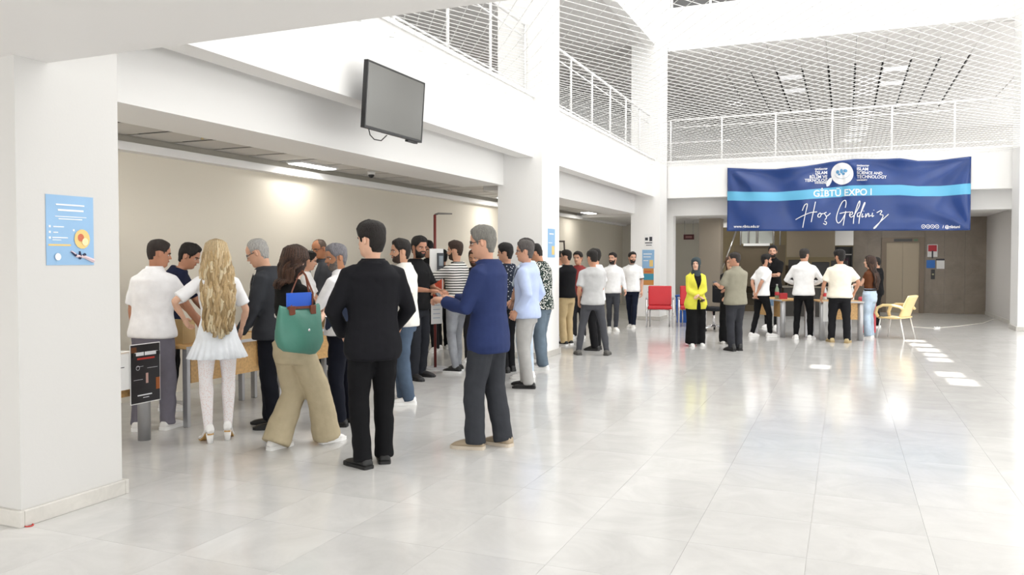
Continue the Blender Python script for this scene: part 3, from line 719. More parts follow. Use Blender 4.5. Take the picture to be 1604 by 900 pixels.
    if blazer: neck_ring('jacket_collar', cloth(blazer[0], .8, .25), .066*H*fem*.93, .050*H*fem*.95, -.012, .028)
    if belt:
        cc, r_, f_, u_ = frame(.588); w, dp = table(T, .588)
        MB().loft([[cc+V(((w*H+.016)*math.cos(2*pi*k/24), (dp*H*1.03+.016)*math.sin(2*pi*k/24), zz)) for k in range(24)] for zz in (-.018, .018)]).obj('belt', cloth(belt, .5, .05), root, True)
    # ---------------- shoes
    sc, sol, sty = shoe
    for (hj, kn, a2, fdir), ft in zip(legs, feet):
        L_ = .158*H*(.94 if female else 1); lift = (ft[3] if len(ft) > 3 else 0); o3 = V((a2.x, a2.y, lift)); sd = V((fdir.y, -fdir.x, 0)); rings = []; srings = []
        pitch = ft[5] if len(ft) > 5 else 0.0
        hz_ = heel
        ZT = {'sneaker': (.055, .078, .092, .098, .080, .062, .048, .030), 'dress': (.048, .065, .085, .085, .062, .050, .040, .026), 'boot': (.07, .11, .14, .14, .085, .062, .048, .030), 'pump': (.05, .085, .10, .07, .05, .045, .04, .028)}[sty]
        for k_, (t, w) in enumerate(((-.27, .62), (-.25, .82), (-.18, .93), (-.02, .92), (.22, .95), (.45, 1.08), (.60, .92), (.70, .45))):
            zz = hz_*sstep(.42, -.05, t)+max(0, -pitch*(t-.55)*L_) if not hz_ else hz_*sstep(.42, -.05, t)
            zt = ZT[k_]*H/1.75; ww = .046*w*H/1.75*(.86 if female else 1); cc = o3+fdir*(t*L_); b0 = .012 if sty != 'sneaker' else .016
            rings.append([cc+sd*(ww*(abs(math.cos(q))**.75)*(1 if math.cos(q) > 0 else -1)*(1 if math.sin(q) < .3 else .90))+V((0, 0, zz+b0+(zt-b0)*.5+(zt-b0)*.5*(abs(math.sin(q))**(.5 if math.sin(q) < 0 else .9))*(1 if math.sin(q) > 0 else -1))) for q in [2*pi*j/14 for j in range(14)]])
            srings.append([cc+fdir*(.006 if t > .5 else -.004 if t < -.2 else 0)+sd*(ww*(1.07 if sty != 'pump' else .8)*cx)+V((0, 0, zz+cz)) for cx, cz in ((-1, 0), (1, 0), (1, (b0+.012) if sty != 'pump' else .011), (-1, (b0+.012) if sty != 'pump' else .011))])
        so = MB().loft(rings).obj('shoe', mat('shoe_'+sc, hexc(sc), .5, bump=.1, bscale=40), root, True)
        MB().loft(srings).obj('sole', mat('sole_'+sol, hexc(sol), .6), so)
        if heel: MB().tube([o3+fdir*(-.15*L_)+V((0, 0, heel+.012)), o3+fdir*(-.19*L_)], [.032, .021], 10).obj('block_heel', mat('shoe_'+sc, hexc(sc), .5), so, True)
    # ---------------- hair, face
    hk, hcol, hthick, htop = hair
    if hk == 'hijab':
        g = MB().loft([[HM @ p for p in rr] for rr in hair_mesh('hijab', .075, .02, len(label))]); cc = frame(.83)[0]
        go = g.obj('headscarf', cloth(hcol), root, True)
        MB().loft([[cc+V((rx*H*math.cos(2*pi*k/18), ryy*H*math.sin(2*pi*k/18)+.006*H+dy*H, zz*H)) for k in range(18)] for rx, ryy, dy, zz in ((.036, .036, .0, .05), (.047, .047, .002, .025), (.062, .052, .004, .0), (.060, .052, .014, -.03), (.035, .045, .022, -.06))]).obj('scarf_drape', cloth(hcol), root, True)
    elif hk:
        MB().loft([[HM @ p for p in rr] for rr in hair_mesh(hk, hthick, htop, len(label))]).obj('hair', hm, root, True)
    if beard: MB().loft([[HM @ p for p in rr] for rr in beard_mesh(beard[1])]).obj('beard', mat('hair_'+beard[0], hexc(beard[0]), .55, spec=.35, bump=.7, bscale=60, var=.25, vscale=40), root, True)
    bro = mat('brow_'+(hcol if hk != 'hijab' else '2A211C'), hexc(hcol if hk != 'hijab' else '2A211C'), .7)
    EW = mat('eye_white', (.75, .73, .70), .3); EI = mat('eye_iris', (.03, .02, .015), .2); LIP = mat('lips', hexc('A8645A'), .5)
    HR = HM.to_3x3()
    for sx in (-1, 1):
        e_ = MB().ball(HM @ V((sx*.145, .305, .50)), (.052, .04, .028), 10, 6, M=HR).obj('eye', EW, root, True)
        MB().ball(HM @ V((sx*.145, .335, .50)), (.024, .016, .024), 8, 5, M=HR).obj('iris', EI, e_, True)
        yb = head_pt(0.38, .585).y
        MB().tube([HM @ V((sx*x_, y_, z_)) for x_, y_, z_ in ((.06, yb+.015, .565), (.13, yb+.012, .59), (.20, yb-.035, .585), (.235, yb-.075, .565))], [(.013*hh, .020*hh)]*4, 6).obj('eyebrow', bro, root, True)
    MB().tube([HM @ V((x_, .405-.35*x_*x_*4-.0, .27)) for x_ in (-.11, -.05, 0, .05, .11)], [(.012*hh, .010*hh), (.022*hh, .026*hh), (.022*hh, .028*hh), (.022*hh, .026*hh), (.012*hh, .010*hh)], 8).obj('mouth', LIP, root, True)
    if glasses:
        gm = MB(); 
        for sx in (-1, 1):
            gm.tube([HM @ V((sx*(.15+.095*math.cos(q)), .40-.03*abs(math.cos(q)), .50+.07*math.sin(q))) for q in [2*pi*k/14 for k in range(15)]], .010*hh, 5)
            gm.tube([HM @ V(p) for p in ((sx*.24, .37, .52), (sx*.335, .22, .53), (sx*.35, -.03, .53), (sx*.345, -.09, .48))], .011*hh, 5)
        gm.tube([HM @ V((-.055, .42, .51)), HM @ V((.055, .42, .51))], .010*hh, 5); gm.obj('eyeglasses', BLACK, root, True)
    if longhair:
        zend, width, wavy, cols, nl = longhair
        rnd = random.Random(len(label)); lk = MB(); ch = frame(.80)[0]; bk = frame(.72)
        for k in range(nl):
            a = lerp(-1, 1, (k+.5)/nl); lay = rnd.random()
            az = pi-a*1.95; q0 = head_pt(az, .60); p0 = HM @ (HC+(q0-HC)*1.20); q1 = head_pt(az, .84); p1_ = HM @ (HC+(q1-HC)*1.19); q2 = head_pt(az, .95); top_ = HM @ (HC+(q2-HC)*1.15+V((0, -.03*math.cos(a), 0)))
            w0 = width*H; endz = zend*H+rnd.uniform(-.02, .045)*H+abs(a)*.035*H
            pts = [top_, p1_, p0]
            nseg = 12
            side_x = (HM @ V((0, 0, .2))).x; sy_ = (HM @ V((0, -.45, .2))).y
            for i in range(1, nseg+1):
                t = i/nseg; z = lerp(p0.z, endz, t); fr = max(.5, min(.85, z/H)); 
                tw_, td_ = table(T, min(.80, fr)); yb_ = frame(min(.80, fr))[0].y-(td_*H*(1.0 if z < .8*H else .5)+.045+lay*.03)
                tx = lerp(p0.x, side_x+a*w0*(1-.22*t), sstep(0, .42, t)); ty = lerp(p0.y, yb_+abs(a)**2*.05, min(1, t*2.2))
                ty = min(ty, p0.y+.02)
                pts.append(V((tx+wavy*.012*math.sin(t*19+k*1.7), ty+wavy*.010*math.cos(t*17+k*2.3), z)))
            rr = [.008]+[.013]+[.016]+[(.017*(1-.35*(i/nseg)**2), .013) for i in range(1, nseg+1)]
            lk.tube(pts, rr, 6, mi=k % len(cols))
        lk.obj('long_hair', [mat('hair_'+q, hexc(q), .5, spec=.4, bump=.6, bscale=70, var=.2, vscale=40, stretch=(3, 3, .5)) for q in cols], root, True)
    return {'root': root, 'hands': hands, 'arms': arms, 'frame': frame, 'HM': HM, 'M': root.matrix_basis.copy(), 'yaw': yaw}
def finish_remesh():
    dg = bpy.context.evaluated_depsgraph_get()
    for o, cb in REMESH:
        me = bpy.data.meshes.new_from_object(o.evaluated_get(dg)); cb(me)
    for o, cb in REMESH:
        bpy.data.objects.remove(o)
    REMESH.clear()
# ================================================================== FURNITURE AND OBJECTS
def text(body, size, m, parent, place, name='lettering', align='CENTER', depth=0.0, bold=0.0, shear=0.0):
    cu = bpy.data.curves.new('t', 'FONT'); cu.body = body; cu.size = size; cu.align_x = align; cu.align_y = 'CENTER'; cu.offset = bold; cu.shear = shear; cu.resolution_u = 3
    o = bpy.data.objects.new('t', cu); COL.objects.link(o)
    me = bpy.data.meshes.new_from_object(o.evaluated_get(bpy.context.evaluated_depsgraph_get())); bpy.data.objects.remove(o); bpy.data.curves.remove(cu)
    for v in me.vertices: v.co = place(v.co.x, v.co.y)
    me.materials.clear(); me.materials.append(m); ob = bpy.data.objects.new(name, me); COL.objects.link(ob)
    if parent: ob.parent = parent
    return ob
WPRINT = mat('white_print', (0.85, 0.86, 0.88), 0.5)
# ------------------------------------------------------------------ banner
BN = mat('banner_blue', hexc('22407F'), 0.24, spec=0.5, var=0.06, vscale=3)
BL = mat('banner_cyan', hexc('63B4DA'), 0.35)
bx0, bx1 = -2.80, 2.63; bw = bx1-bx0
def btop(u): return table([(0, 3.885), (.10, 3.83), (.22, 3.80), (.33, 3.83), (.45, 3.92), (.55, 3.955), (.73, 3.93), (.80, 3.85), (.88, 3.845), (1, 3.90)], u)[0]
def bbot(u): return table([(0, 2.27), (.25, 2.255), (.6, 2.235), (.8, 2.225), (1, 2.215)], u)[0]
def bpos(u, v, out=0.0):
    z = lerp(bbot(u), btop(u), v); x = bx0+bw*u
    y = 20.9
    # swags from the hung corners and soft vertical waves
    w = 0.035*math.sin(9*u*pi+2.2*v)+0.022*math.sin(23*u+5*v)
    for (cu_, cv, s_) in ((0.0, 1.0, 1), (1.0, 1.0, -1), (.5, 1.0, 1), (1.0, 0.0, -1)):
        du, dv = abs(u-cu_)*bw/1.6, abs(v-cv); r = math.hypot(du, dv)
        if r > 1e-3: w += 0.055*math.exp(-r*1.1)*math.sin(math.atan2(dv, du)*8)*min(1, r*3)
    return V((x, y+w-out, z))
bn = MB(); NU, NV = 110, 30
bn.loft([[bpos(i/NU, j/NV) for i in range(NU+1)] for j in range(NV+1)], closed=False, cap=False)
bnr = bn.obj('banner', BN, smooth=True); tag(bnr, 'wide dark blue fabric banner hung across the far fascia', 'banner')
sd_ = bnr.modifiers.new('thickness', 'SOLIDIFY'); sd_.thickness = 0.004
st_ = MB(); st_.loft([[bpos(i/NU, lerp(.485 if i/NU < .5 else .49, .63 if i/NU < .5 else .635, j/3), .005) for i in range(NU+1)] for j in range(4)], closed=False, cap=False); st_.obj('cyan_stripe', BL, bnr, True)
def bpx(px, py, out=0.009):          # photograph pixel on the banner -> banner surface
    q = ony(px, py, 20.88); u = min(1, max(0, (q.x-bx0)/bw)); v = (q.z-bbot(u))/(btop(u)-bbot(u)); return bpos(u, min(1, max(0, v)), out)
def btext(body, px, py, hpx, slope=0.0, align='CENTER', bold=0.0, m=WPRINT, sx=1.0):
    return text(body, hpx*1.38, m, bnr, lambda x, y: bpx(px+x*sx, py-y-slope*x), align=align, bold=bold)
btext('GİBTÜ EXPO I', 1320, 302, 10.5, .03, bold=.25)
for t_, y_, h_ in (('GAZİANTEP', 264, 2.6), ('İSLAM', 270, 5), ('BİLİM VE', 276.5, 5), ('TEKNOLOJİ', 282, 4.8), ('ÜNİVERSİTESİ', 286, 2.2)): btext(t_, 1296, y_, h_, .02, 'RIGHT', .1)
for t_, y_, h_ in (('GAZIANTEP', 259.5, 2.6), ('ISLAM', 265, 5), ('SCIENCE AND', 271, 4.6), ('TECHNOLOGY', 277, 5), ('UNIVERSITY', 282, 2.2)): btext(t_, 1342, y_, h_, .0, 'LEFT', .1)
btext('www.gibtu.edu.tr', 1149, 354.5, 4.2, 0, 'LEFT', .12)
btext('/ @gibtuni', 1504, 355, 4.6, 0, 'RIGHT', .12)
for i in range(4):
    MB().tube([bpx(1446.5+7.2*i+2.9*math.cos(q), 354.5+2.9*math.sin(q)) for q in [2*pi*k/16 for k in range(17)]], 0.006, 4).obj('round_icon', WPRINT, bnr)
    MB().ball(bpx(1446.5+7.2*i, 354.5), (.012, .005, .014), 6, 4).obj('icon_mark', WPRINT, bnr)
rings = [[bpx(1319.2+17.6*r*math.cos(q), 271.8+17.0*r*math.sin(q), .012) for q in [2*pi*k/36 for k in range(36)]] for r in (1, .6, .25, .02)]
emb = MB().loft(rings, cap=False).obj('round_emblem', WPRINT, bnr, True)
EMB = mat('emblem_blue', hexc('5E9CC8'), .5)
for (ex, ey, rx, ry) in ((1312, 269, 2.6, 3), (1318, 268, 2.4, 3.6), (1324, 267.5, 3.4, 2.6), (1321, 272, 2.5, 2), (1314.5, 273, 2, 1.6)):
    MB().loft([[bpx(ex+rx*r*math.cos(q), ey+ry*r*math.sin(q), .018) for q in [2*pi*k/10 for k in range(10)]] for r in (1, .05)], cap=False).obj('emblem_mark', EMB, emb)
MB().tube([bpx(1319.2+12.5*math.cos(q), 269.5+10*math.sin(q), .018) for q in [lerp(.35, pi-.35, k/10) for k in range(11)]], .005, 4).obj('emblem_mark', mat('emblem_grey', hexc('A7B4C4'), .5), emb)
strokes = [[(125,635),(150,575),(178,555),(185,575),(165,660),(140,780),(130,835)], [(45,740),(120,700),(220,660),(300,650)], [(280,530),(262,620),(240,720),(230,770)],
 [(335,662),(310,685),(312,710),(335,710),(348,680),(335,662),(352,674),(378,668)], [(410,655),(385,668),(400,690),(410,720),(390,742)], [(405,705),(430,690),(455,665)], [(385,758),(410,775),(400,800),(372,785)],
 [(630,600),(640,545),(628,512),(590,540),(545,640),(525,730),(545,780),(585,750),(640,650)], [(565,668),(620,655),(690,650)], [(635,640),(620,720),(605,810)],
 [(683,690),(715,672),(712,650),(692,658),(680,690),(700,712),(735,690)], [(735,690),(790,590),(802,535),(795,525),(770,580),(735,700),(725,790)],
 [(805,655),(775,670),(775,705),(800,690),(850,580),(862,545),(855,543),(835,590),(800,710),(790,790)], [(832,670),(825,712),(850,700)], [(846,643),(848,637)],
 [(870,670),(868,715),(895,670),(907,678),(905,705),(935,690)], [(950,660),(945,705),(968,692)], [(965,632),(967,626)], [(1000,660),(1045,635),(1060,645),(1040,680),(1075,690),(1050,750),(990,830),(965,845),(972,830),(1010,795),(1080,730),(1140,675)]]
def smooth_path(p, n=5):
    out = []
    for i in range(len(p)-1):
        a = p[max(0, i-1)]; b = p[i]; c = p[i+1]; d = p[min(len(p)-1, i+2)]
        for k in range(n):
            t = k/n; out.append(tuple(.5*((2*b[q])+(-a[q]+c[q])*t+(2*a[q]-5*b[q]+4*c[q]-d[q])*t*t+(-a[q]+3*b[q]-3*c[q]+d[q])*t**3) for q in (0, 1)))
    out.append(p[-1]); return out
sm_ = MB()
for s_ in strokes: sm_.tube([bpx(1240+x/7.5, 245+y/7.5, .012) for x, y in smooth_path(s_)], .011, 5)
sm_.obj('script_lettering', WPRINT, bnr)
for u, v in ((0.004, .995), (.996, .995), (.996, .005), (.004, .005)):
    q = bpos(u, v); MB().tube([q, V((q.x, 21.0, q.z+.04))], .006, 5).obj('tie', RAILM, bnr)
# ------------------------------------------------------------------ television
tv = thing('television', 'flat black television bracketed to the white fascia', 'television', (-4.42, 7.14, 3.16)); tv.rotation_euler = (0, math.radians(4), 0)
MB().box(0.10, 0.14, -0.565, 0.565, -0.325, 0.325).obj('casing', BLACK, tv)
SCR = mat('screen_glass', (0.17, 0.17, 0.162), 0.16, 0.6)
MB().box(0.14, 0.143, -0.548, 0.548, -0.300, 0.308).obj('screen', SCR, tv)
MB().box(0.141, 0.146, -0.565, 0.565, -0.325, -0.302).box(0.141, 0.146, -0.565, 0.565, 0.31, 0.325).box(0.141, 0.146, -0.565, -0.548, -0.302, 0.31).box(0.141, 0.146, 0.548, 0.565, -0.302, 0.31).obj('bezel', BLACK, tv)
MB().box(-0.06, 0.10, -0.2, 0.2, -0.10, 0.15).obj('wall_bracket', BLACK, tv)
MB().box(0.09, 0.13, 0.30, 0.50, -0.345, -0.325).obj('speaker_bar', BLACK, tv)
MB().tube([(0.10, -0.42, -.32), (0.08, -0.36, -.37), (0.06, -0.25, -.40), (0.06, -0.12, -.395), (.08, -.05, -.33)], .006, 5).obj('cable', BLACK, tv, True)
# ------------------------------------------------------------------ posters
PB = mat('poster_blue', hexc('8FB6DA'), .45, var=.04); PG = mat('poster_gold', hexc('E8C77E'), .5); PK = mat('poster_navy', hexc('2A3150'), .5)
def poster(name, label, org, ux, size, bgm, items, cat='poster', t=.004):
    ux = V(ux); nrm = V((ux.y, -ux.x, 0)); o = thing(name, label, cat)
    def P(a, b, k): return V(org)+ux*a+V((0, 0, b))+nrm*k
    def rect(a0, a1, b0, b1, k, m, nm): return MB().add([P(a0, b0, k), P(a1, b0, k), P(a1, b1, k), P(a0, b1, k), P(a0, b0, k-.003), P(a1, b0, k-.003), P(a1, b1, k-.003), P(a0, b1, k-.003)], [(0,1,2,3), (7,6,5,4), (0,4,5,1), (1,5,6,2), (2,6,7,3), (3,7,4,0)]).obj(nm, m, o)
    w, h = size; rect(0, w, 0, h, t, bgm, 'sheet')
    for a0, a1, b0, b1, m, nm in items: rect(a0*w, a1*w, b0*h, b1*h, t+.002, m, nm)
    return o, P
XPP = XP-0.05
po, PP = poster('poster', 'light blue poster taped to the nearest cream pillar', (XPP, 3.31, 1.515), (0, 1, 0), (.325, .425), PB,
  [(.2, .8, .855, .875, WPRINT, 'print_line'), (.24, .78, .775, .80, WPRINT, 'print_line'), (.18, .84, .69, .70, WPRINT, 'print_line'), (.25, .75, .655, .668, WPRINT, 'print_line'),
   (.05, .09, .535, .565, WPRINT, 'icon'), (.14, .36, .54, .555, WPRINT, 'print_line'), (.05, .09, .455, .485, WPRINT, 'icon'), (.14, .24, .46, .475, WPRINT, 'print_line'),
   (.05, .09, .375, .405, WPRINT, 'icon'), (.12, .44, .385, .40, WPRINT, 'print_line'), (.12, .3, .355, .365, WPRINT, 'print_line'), (.04, .5, .275, .30, PG, 'print_line'), (.55, .58, .49, .52, WPRINT, 'icon')])
for kk, (c_, r_, m, nm) in enumerate((((.74, .38), .055, PG, 'gold_shape'), ((.71, .40), .022, mat('poster_red', hexc('C76A4A'), .5), 'red_shape'), ((.80, .34), .022, mat('poster_cream', hexc('F3DFAE'), .5), 'cream_shape'), ((.22, .12), .020, WPRINT, 'round_emblem'))):
    MB().loft([[PP(c_[0]*.325+r_*k*math.cos(q)*1.0, c_[1]*.425+r_*k*math.sin(q)*1.1, .0075+.0012*kk) for q in [2*pi*j/14 for j in range(14)]] for k in (1, .05)], cap=False).obj(nm, m, po)
MB().tube([PP(.50*.325, .20*.425, .007), PP(.62*.325, .13*.425, .007), PP(.78*.325, .12*.425, .007), PP(.98*.325, .06*.425, .007)], [.006, .010, .010, .014], 6).obj('robot_hand_print', mat('poster_robot', hexc('D9C3C8'), .5), po)
for a, b, c, d in ((.50, .195, .60, .14), (.60, .14, .70, .10), (.68, .2, .70, .12), (.70, .11, .8, .16)):
    MB().tube([PP(a*.325, b*.425, .008), PP(c*.325, d*.425, .008)], [.005, .009], 6).obj('robot_finger_print', PK, po)
# posters on middle and corner pillars
q0 = ony(854, 384, 11.6)
po2, _ = poster('poster', 'pale blue poster on the right face of the middle pillar', (XP, 11.85, 1.58), (0, 1, 0), (.34, .46), PB, [(.2, .8, .8, .84, WPRINT, 'print_line'), (.1, .6, .5, .52, WPRINT, 'print_line'), (.55, .9, .1, .4, PG, 'gold_shape')])
def wallposter(label, pxa, pya, pxb, pyb, y, bgm, items):
    a = ony(pxa, pyb, y); b = ony(pxb, pya, y); return poster('poster', label, (a.x, y, a.z), (1, 0, 0), (b.x-a.x, b.z-a.z), bgm, items)
wallposter('white sheet with dark markings, topmost on the far corner pillar', 1009, 366, 1024, 389, 20.1, PAPER, [(.1, .4, .55, .75, INK, 'print_mark'), (.55, .85, .5, .8, INK, 'print_mark'), (.1, .85, .35, .42, INK, 'print_line'), (.2, .8, .2, .25, INK, 'print_line')])
wallposter('light blue poster on the far corner pillar above the orange one', 1006, 391, 1025, 420, 20.1, PB, [(.1, .8, .75, .8, WPRINT, 'print_line'), (.1, .7, .6, .64, WPRINT, 'print_line'), (.1, .5, .4, .44, WPRINT, 'print_line'), (.6, .9, .1, .45, PG, 'gold_shape')])
wallposter('orange and teal poster on the far corner pillar behind the red chairs', 1008, 420, 1024, 446, 20.1, mat('poster_orange', hexc('C98A48'), .5), [(0, 1, .30, .68, mat('poster_teal', hexc('3F93AE'), .5), 'teal_band'), (.1, .8, .75, .85, mat('poster_red2', hexc('C8643A'), .5), 'red_band')])
wallposter('white paper sheet low on the far corner pillar', 1012, 449, 1024, 466, 20.1, PAPER, [(.2, .8, .5, .55, INK, 'print_line')])
# ------------------------------------------------------------------ stall desks
GEDGE = mat('grey_edge', (0.5, 0.5, 0.5), .5)
def desk(label, loc, rz, L_=1.4, D=.7, big=0, legs=True):
    t = thing('stall_desk', label, 'desk', (loc[0], loc[1], 0), rz, 'stall desks')
    bevel(MB().box(-L_/2, L_/2, -D/2, D/2, .725, .75).obj('desk_top', WOOD, t), .004)
    MB().box(-L_/2-.004, L_/2+.004, -D/2-.006, -D/2, .72, .75).obj('edge_strip', GEDGE, t)
    MB().box(-L_/2+.10, L_/2-.10, -D/2+.05, -D/2+.068, .40, .722).obj('modesty_panel', WOOD, t)
    for k, (x, y) in enumerate(((-L_/2+.05, -D/2+.055), (L_/2-.05, -D/2+.055), (-L_/2+.05, D/2-.055), (L_/2-.05, D/2-.055))):
        if (big & 1 and k == 0) or (big & 2 and k == 1): MB().tube([(x, y, 0), (x, y, .725)], .052, 18).obj('leg', STEEL, t, True)
        else: bevel(MB().box(x-.02, x+.02, y-.03, y+.03, 0, .725).obj('leg', STEEL, t), .005)
    return t
# desk front faces +x: local -y = front  -> rotate by +90deg
desk('wooden stall desk with black hanging poster, nearest the cream pillar', (-5.80, 4.46), pi/2, 1.3, .62, 2)
desk('wooden stall desk right behind the blonde woman', (-5.86, 6.25), pi/2, 1.40, .62)
desk('wooden stall desk behind the woman with the green bag', (-5.86, 7.75), pi/2, 1.40, .62)
desk('wooden stall desk behind the dark red sign pole', (-5.86, 9.42), pi/2, 1.40, .62, 2)
desk('wooden stall desk in the far arcade bay', (-5.9, 13.4), pi/2, 1.4, .62)
DA = desk('wooden stall desk at the left end of the group under the banner', (-1.22, 17.22), math.radians(-55.7), 1.15, .62, 2)
DB = desk('wooden stall desk at the right of the group under the banner', (-.15, 16.79), math.radians(15), .80, .78, 3)
# papers and poster on the near desk
xf = -5.80+.31+.008
a = onx(176, 614, xf); b = onx(203, 553, xf)
hp, _ = poster('notice_sheet', 'white printed sheet taped to the front of the nearest desk', (xf, a.y-.12, a.z), (0, 1, 0), (b.y-a.y+.12, b.z-a.z), PAPER, [(.1, .8, .62, .64, INK, 'print_line'), (.1, .6, .45, .47, INK, 'print_line'), (.1, .5, .3, .32, INK, 'print_line')], 'notice')
a = onx(204, 635, xf+.01); b = onx(250, 550, xf+.01)
BPO = mat('poster_black', (0.018, 0.016, 0.018), .35); ORG = mat('poster_flame', hexc('A8602E'), .5)
wB, hB = b.y-a.y, .505
hp, PQ = poster('event_poster', 'black event poster with white heading hung on the nearest desk', (xf+.01, a.y, a.z), (0, 1, 0), (wB, hB), PAPER, [(.02, .98, .015, .985, BPO, 'black_ground')], 'poster')
for a0, a1, b0, b1, m in ((.14, .44, .80, .86, WPRINT), (.47, .90, .80, .86, WPRINT), (.22, .80, .735, .765, mat('poster_rednote', hexc('B8392E'), .5)), (.2, .42, .62, .625, WPRINT), (.55, .9, .58, .585, WPRINT), (.1, .4, .40, .405, WPRINT), (.5, .58, .33, .50, mat('poster_pink', hexc('C9A59A'), .5)), (.22, .7, .13, .15, WPRINT), (.4, .6, .09, .10, WPRINT), (.84, .97, .2, .40, ORG), (.03, .2, .86, .95, mat('poster_brown', hexc('6A3F22'), .5))):
    MB().prism([PQ(a0*wB, b0*hB, .0075), PQ(a1*wB, b0*hB, .0075), PQ(a1*wB, b1*hB, .0075), PQ(a0*wB, b1*hB, .0075)], (.001, 0, 0)).obj('print_shape', m, hp)
MB().tube([PQ(.24*wB+.018*math.cos(q), .60*hB+.018*math.sin(q), .008) for q in [2*pi*k/14 for k in range(15)]], .0015, 4).obj('print_circle', WPRINT, hp)
for y_ in (.1, .9): MB().box(xf, xf+.03, a.y+wB*y_-.015, a.y+wB*y_+.015, .735, .765).obj('binder_clip', BLACK, hp)
# things on the desks
def item(name, label, cat, mb, m, loc, rz=0, group=None, smooth=False):
    return tag(mb.obj(name, m, smooth=smooth, loc=loc, rz=rz), label, cat, group)
GLS = mat('clear_glass', (.75, .78, .8), .08, alpha=.45)
def cup(label, loc, m=GLS, r=.035, h=.1):
    t = thing('cup', label, 'cup', loc)
    MB().tube([(0, 0, 0), (0, 0, .006)], r*.85, 16).obj('base', m, t); MB().loft([[V((q*math.cos(a), q*math.sin(a), z)) for a in [2*pi*k/16 for k in range(16)]] for q, z in ((r*.85, .0), (r, h), (r-.004, h), (r*.85-.004, .008))], cap=False).obj('wall', m, t, True)
    return t
cup('clear glass tumbler on the nearest desk beside the black chair', (-5.62, 4.55, .75), r=.05, h=.11)
item('paper_stack', 'stack of white papers on the nearest desk', 'papers', MB().box(-.15, .15, -.21, .21, 0, .015), PAPER, (-5.75, 4.80, .7505), .1)
def box_open(name, label, loc, rz, sx, sy, sz, m):
    t = thing(name, label, 'box', loc, rz)
    MB().box(-sx, sx, -sy, sy, 0, .004).obj('bottom', m, t)
    for a in ((-sx, -sx+.004, -sy, sy), (sx-.004, sx, -sy, sy), (-sx+.004, sx-.004, -sy, -sy+.004), (-sx+.004, sx-.004, sy-.004, sy)): MB().box(*a, .004, sz).obj('side', m, t)
    return t
KRAFT = mat('kraft_card', hexc('BFA678'), .7)
box_open('carton', 'open tan carton on the desk behind the blonde woman', (-5.9, 5.78, .75), .2, .13, .10, .22, KRAFT)
item('paper_sheet', 'white leaflet hanging over the desk front beside the blonde woman', 'leaflet', MB().box(0, .004, -.17, .17, -.30, 0), PAPER, (-5.54, 6.72, .745))
bb = thing('blue_box', 'tall blue patterned box standing on the desk under the white sleeve', 'box', (-5.72, 7.55, .75), .25)
MB().box(-.09, .09, -.11, .11, 0, .26).obj('carton', mat('box_blue', hexc('2B4FA8'), .4), bb)
for k in range(4): MB().box(.0901, .0915, -.09+.05*k, -.065+.05*k, .03, .23).obj('stripe', mat('box_light', hexc('8FA6D8'), .4), bb)
box_open('carton', 'open brown carton on the desk beside the blue box', (-5.75, 7.95, .75), -.1, .12, .14, .2, KRAFT)
item('paper_sheet', 'white poster sheet hanging on the desk behind the striped shirt man', 'leaflet', MB().box(0, .004, -.2, .2, -.40, 0), PAPER, (-5.54, 9.70, .74))
item('paper_sheet', 'white leaflet on the desk front behind the green bag woman', 'leaflet', MB().box(0, .004, -.15, .15, -.3, 0), PAPER, (-5.54, 7.2, .74))
item('laptop_sleeve', 'black case lying on the desk behind the sign pole', 'case', MB().box(-.17, .17, -.13, .13, 0, .05), BLACK, (-5.85, 9.2, .75), .3)
# pole stand with sign panels
ps = onz(688, 577); pl = thing('sign_pole', 'dark red sign pole on a flat base with display panels', 'sign stand', (-5.36, 9.98, 0), math.radians(64))
RED = mat('dark_red_metal', hexc('6E2A26'), .4, .2)
MB().tube([(0, 0, 0), (0, 0, .02)], [.17, .165], 24).obj('base', mat('base_grey', (.6, .6, .62), .4), pl)
MB().tube([(0, 0, .02), (0, 0, 2.18)], .020, 12).obj('pole', RED, pl, True)
MB().tube([(0, 0, 2.18), (.06, 0, 2.20), (.30, 0, 2.205)], [.014, .014, .010], 8).obj('top_arm', mat('dark_arm', (.1, .09, .08), .5), pl, True)
MB().box(-.12, .11, -.05, -.035, 1.36, 1.70).obj('white_panel', PAPER, pl)
MB().box(0.0, .10, -.075, -.05, 1.40, 1.64).obj('display_device', mat('device_grey', hexc('3C4048'), .4), pl)
MB().box(.015, .085, -.078, -.075, 1.46, 1.6).obj('screen', mat('device_screen', hexc('8A949C'), .3), pl)
MB().box(-.06, .085, -.05, -.035, .98, 1.36).obj('orange_panel', mat('flyer_orange', hexc('C4482A'), .5, var=.35, vscale=12), pl)
MB().box(.085, .10, -.05, -.035, .98, 1.36).obj('panel_edge', PAPER, pl)
MB().box(-.10, .09, -.05, -.042, .64, .96).obj('white_sheet', PAPER, pl)
for z in (.72, .78, .84, .9): MB().box(-.07, .05, -.052, -.05, z, z+.008).obj('print_line', mat('soft_blue_ink', hexc('9AA8C0'), .6), pl)
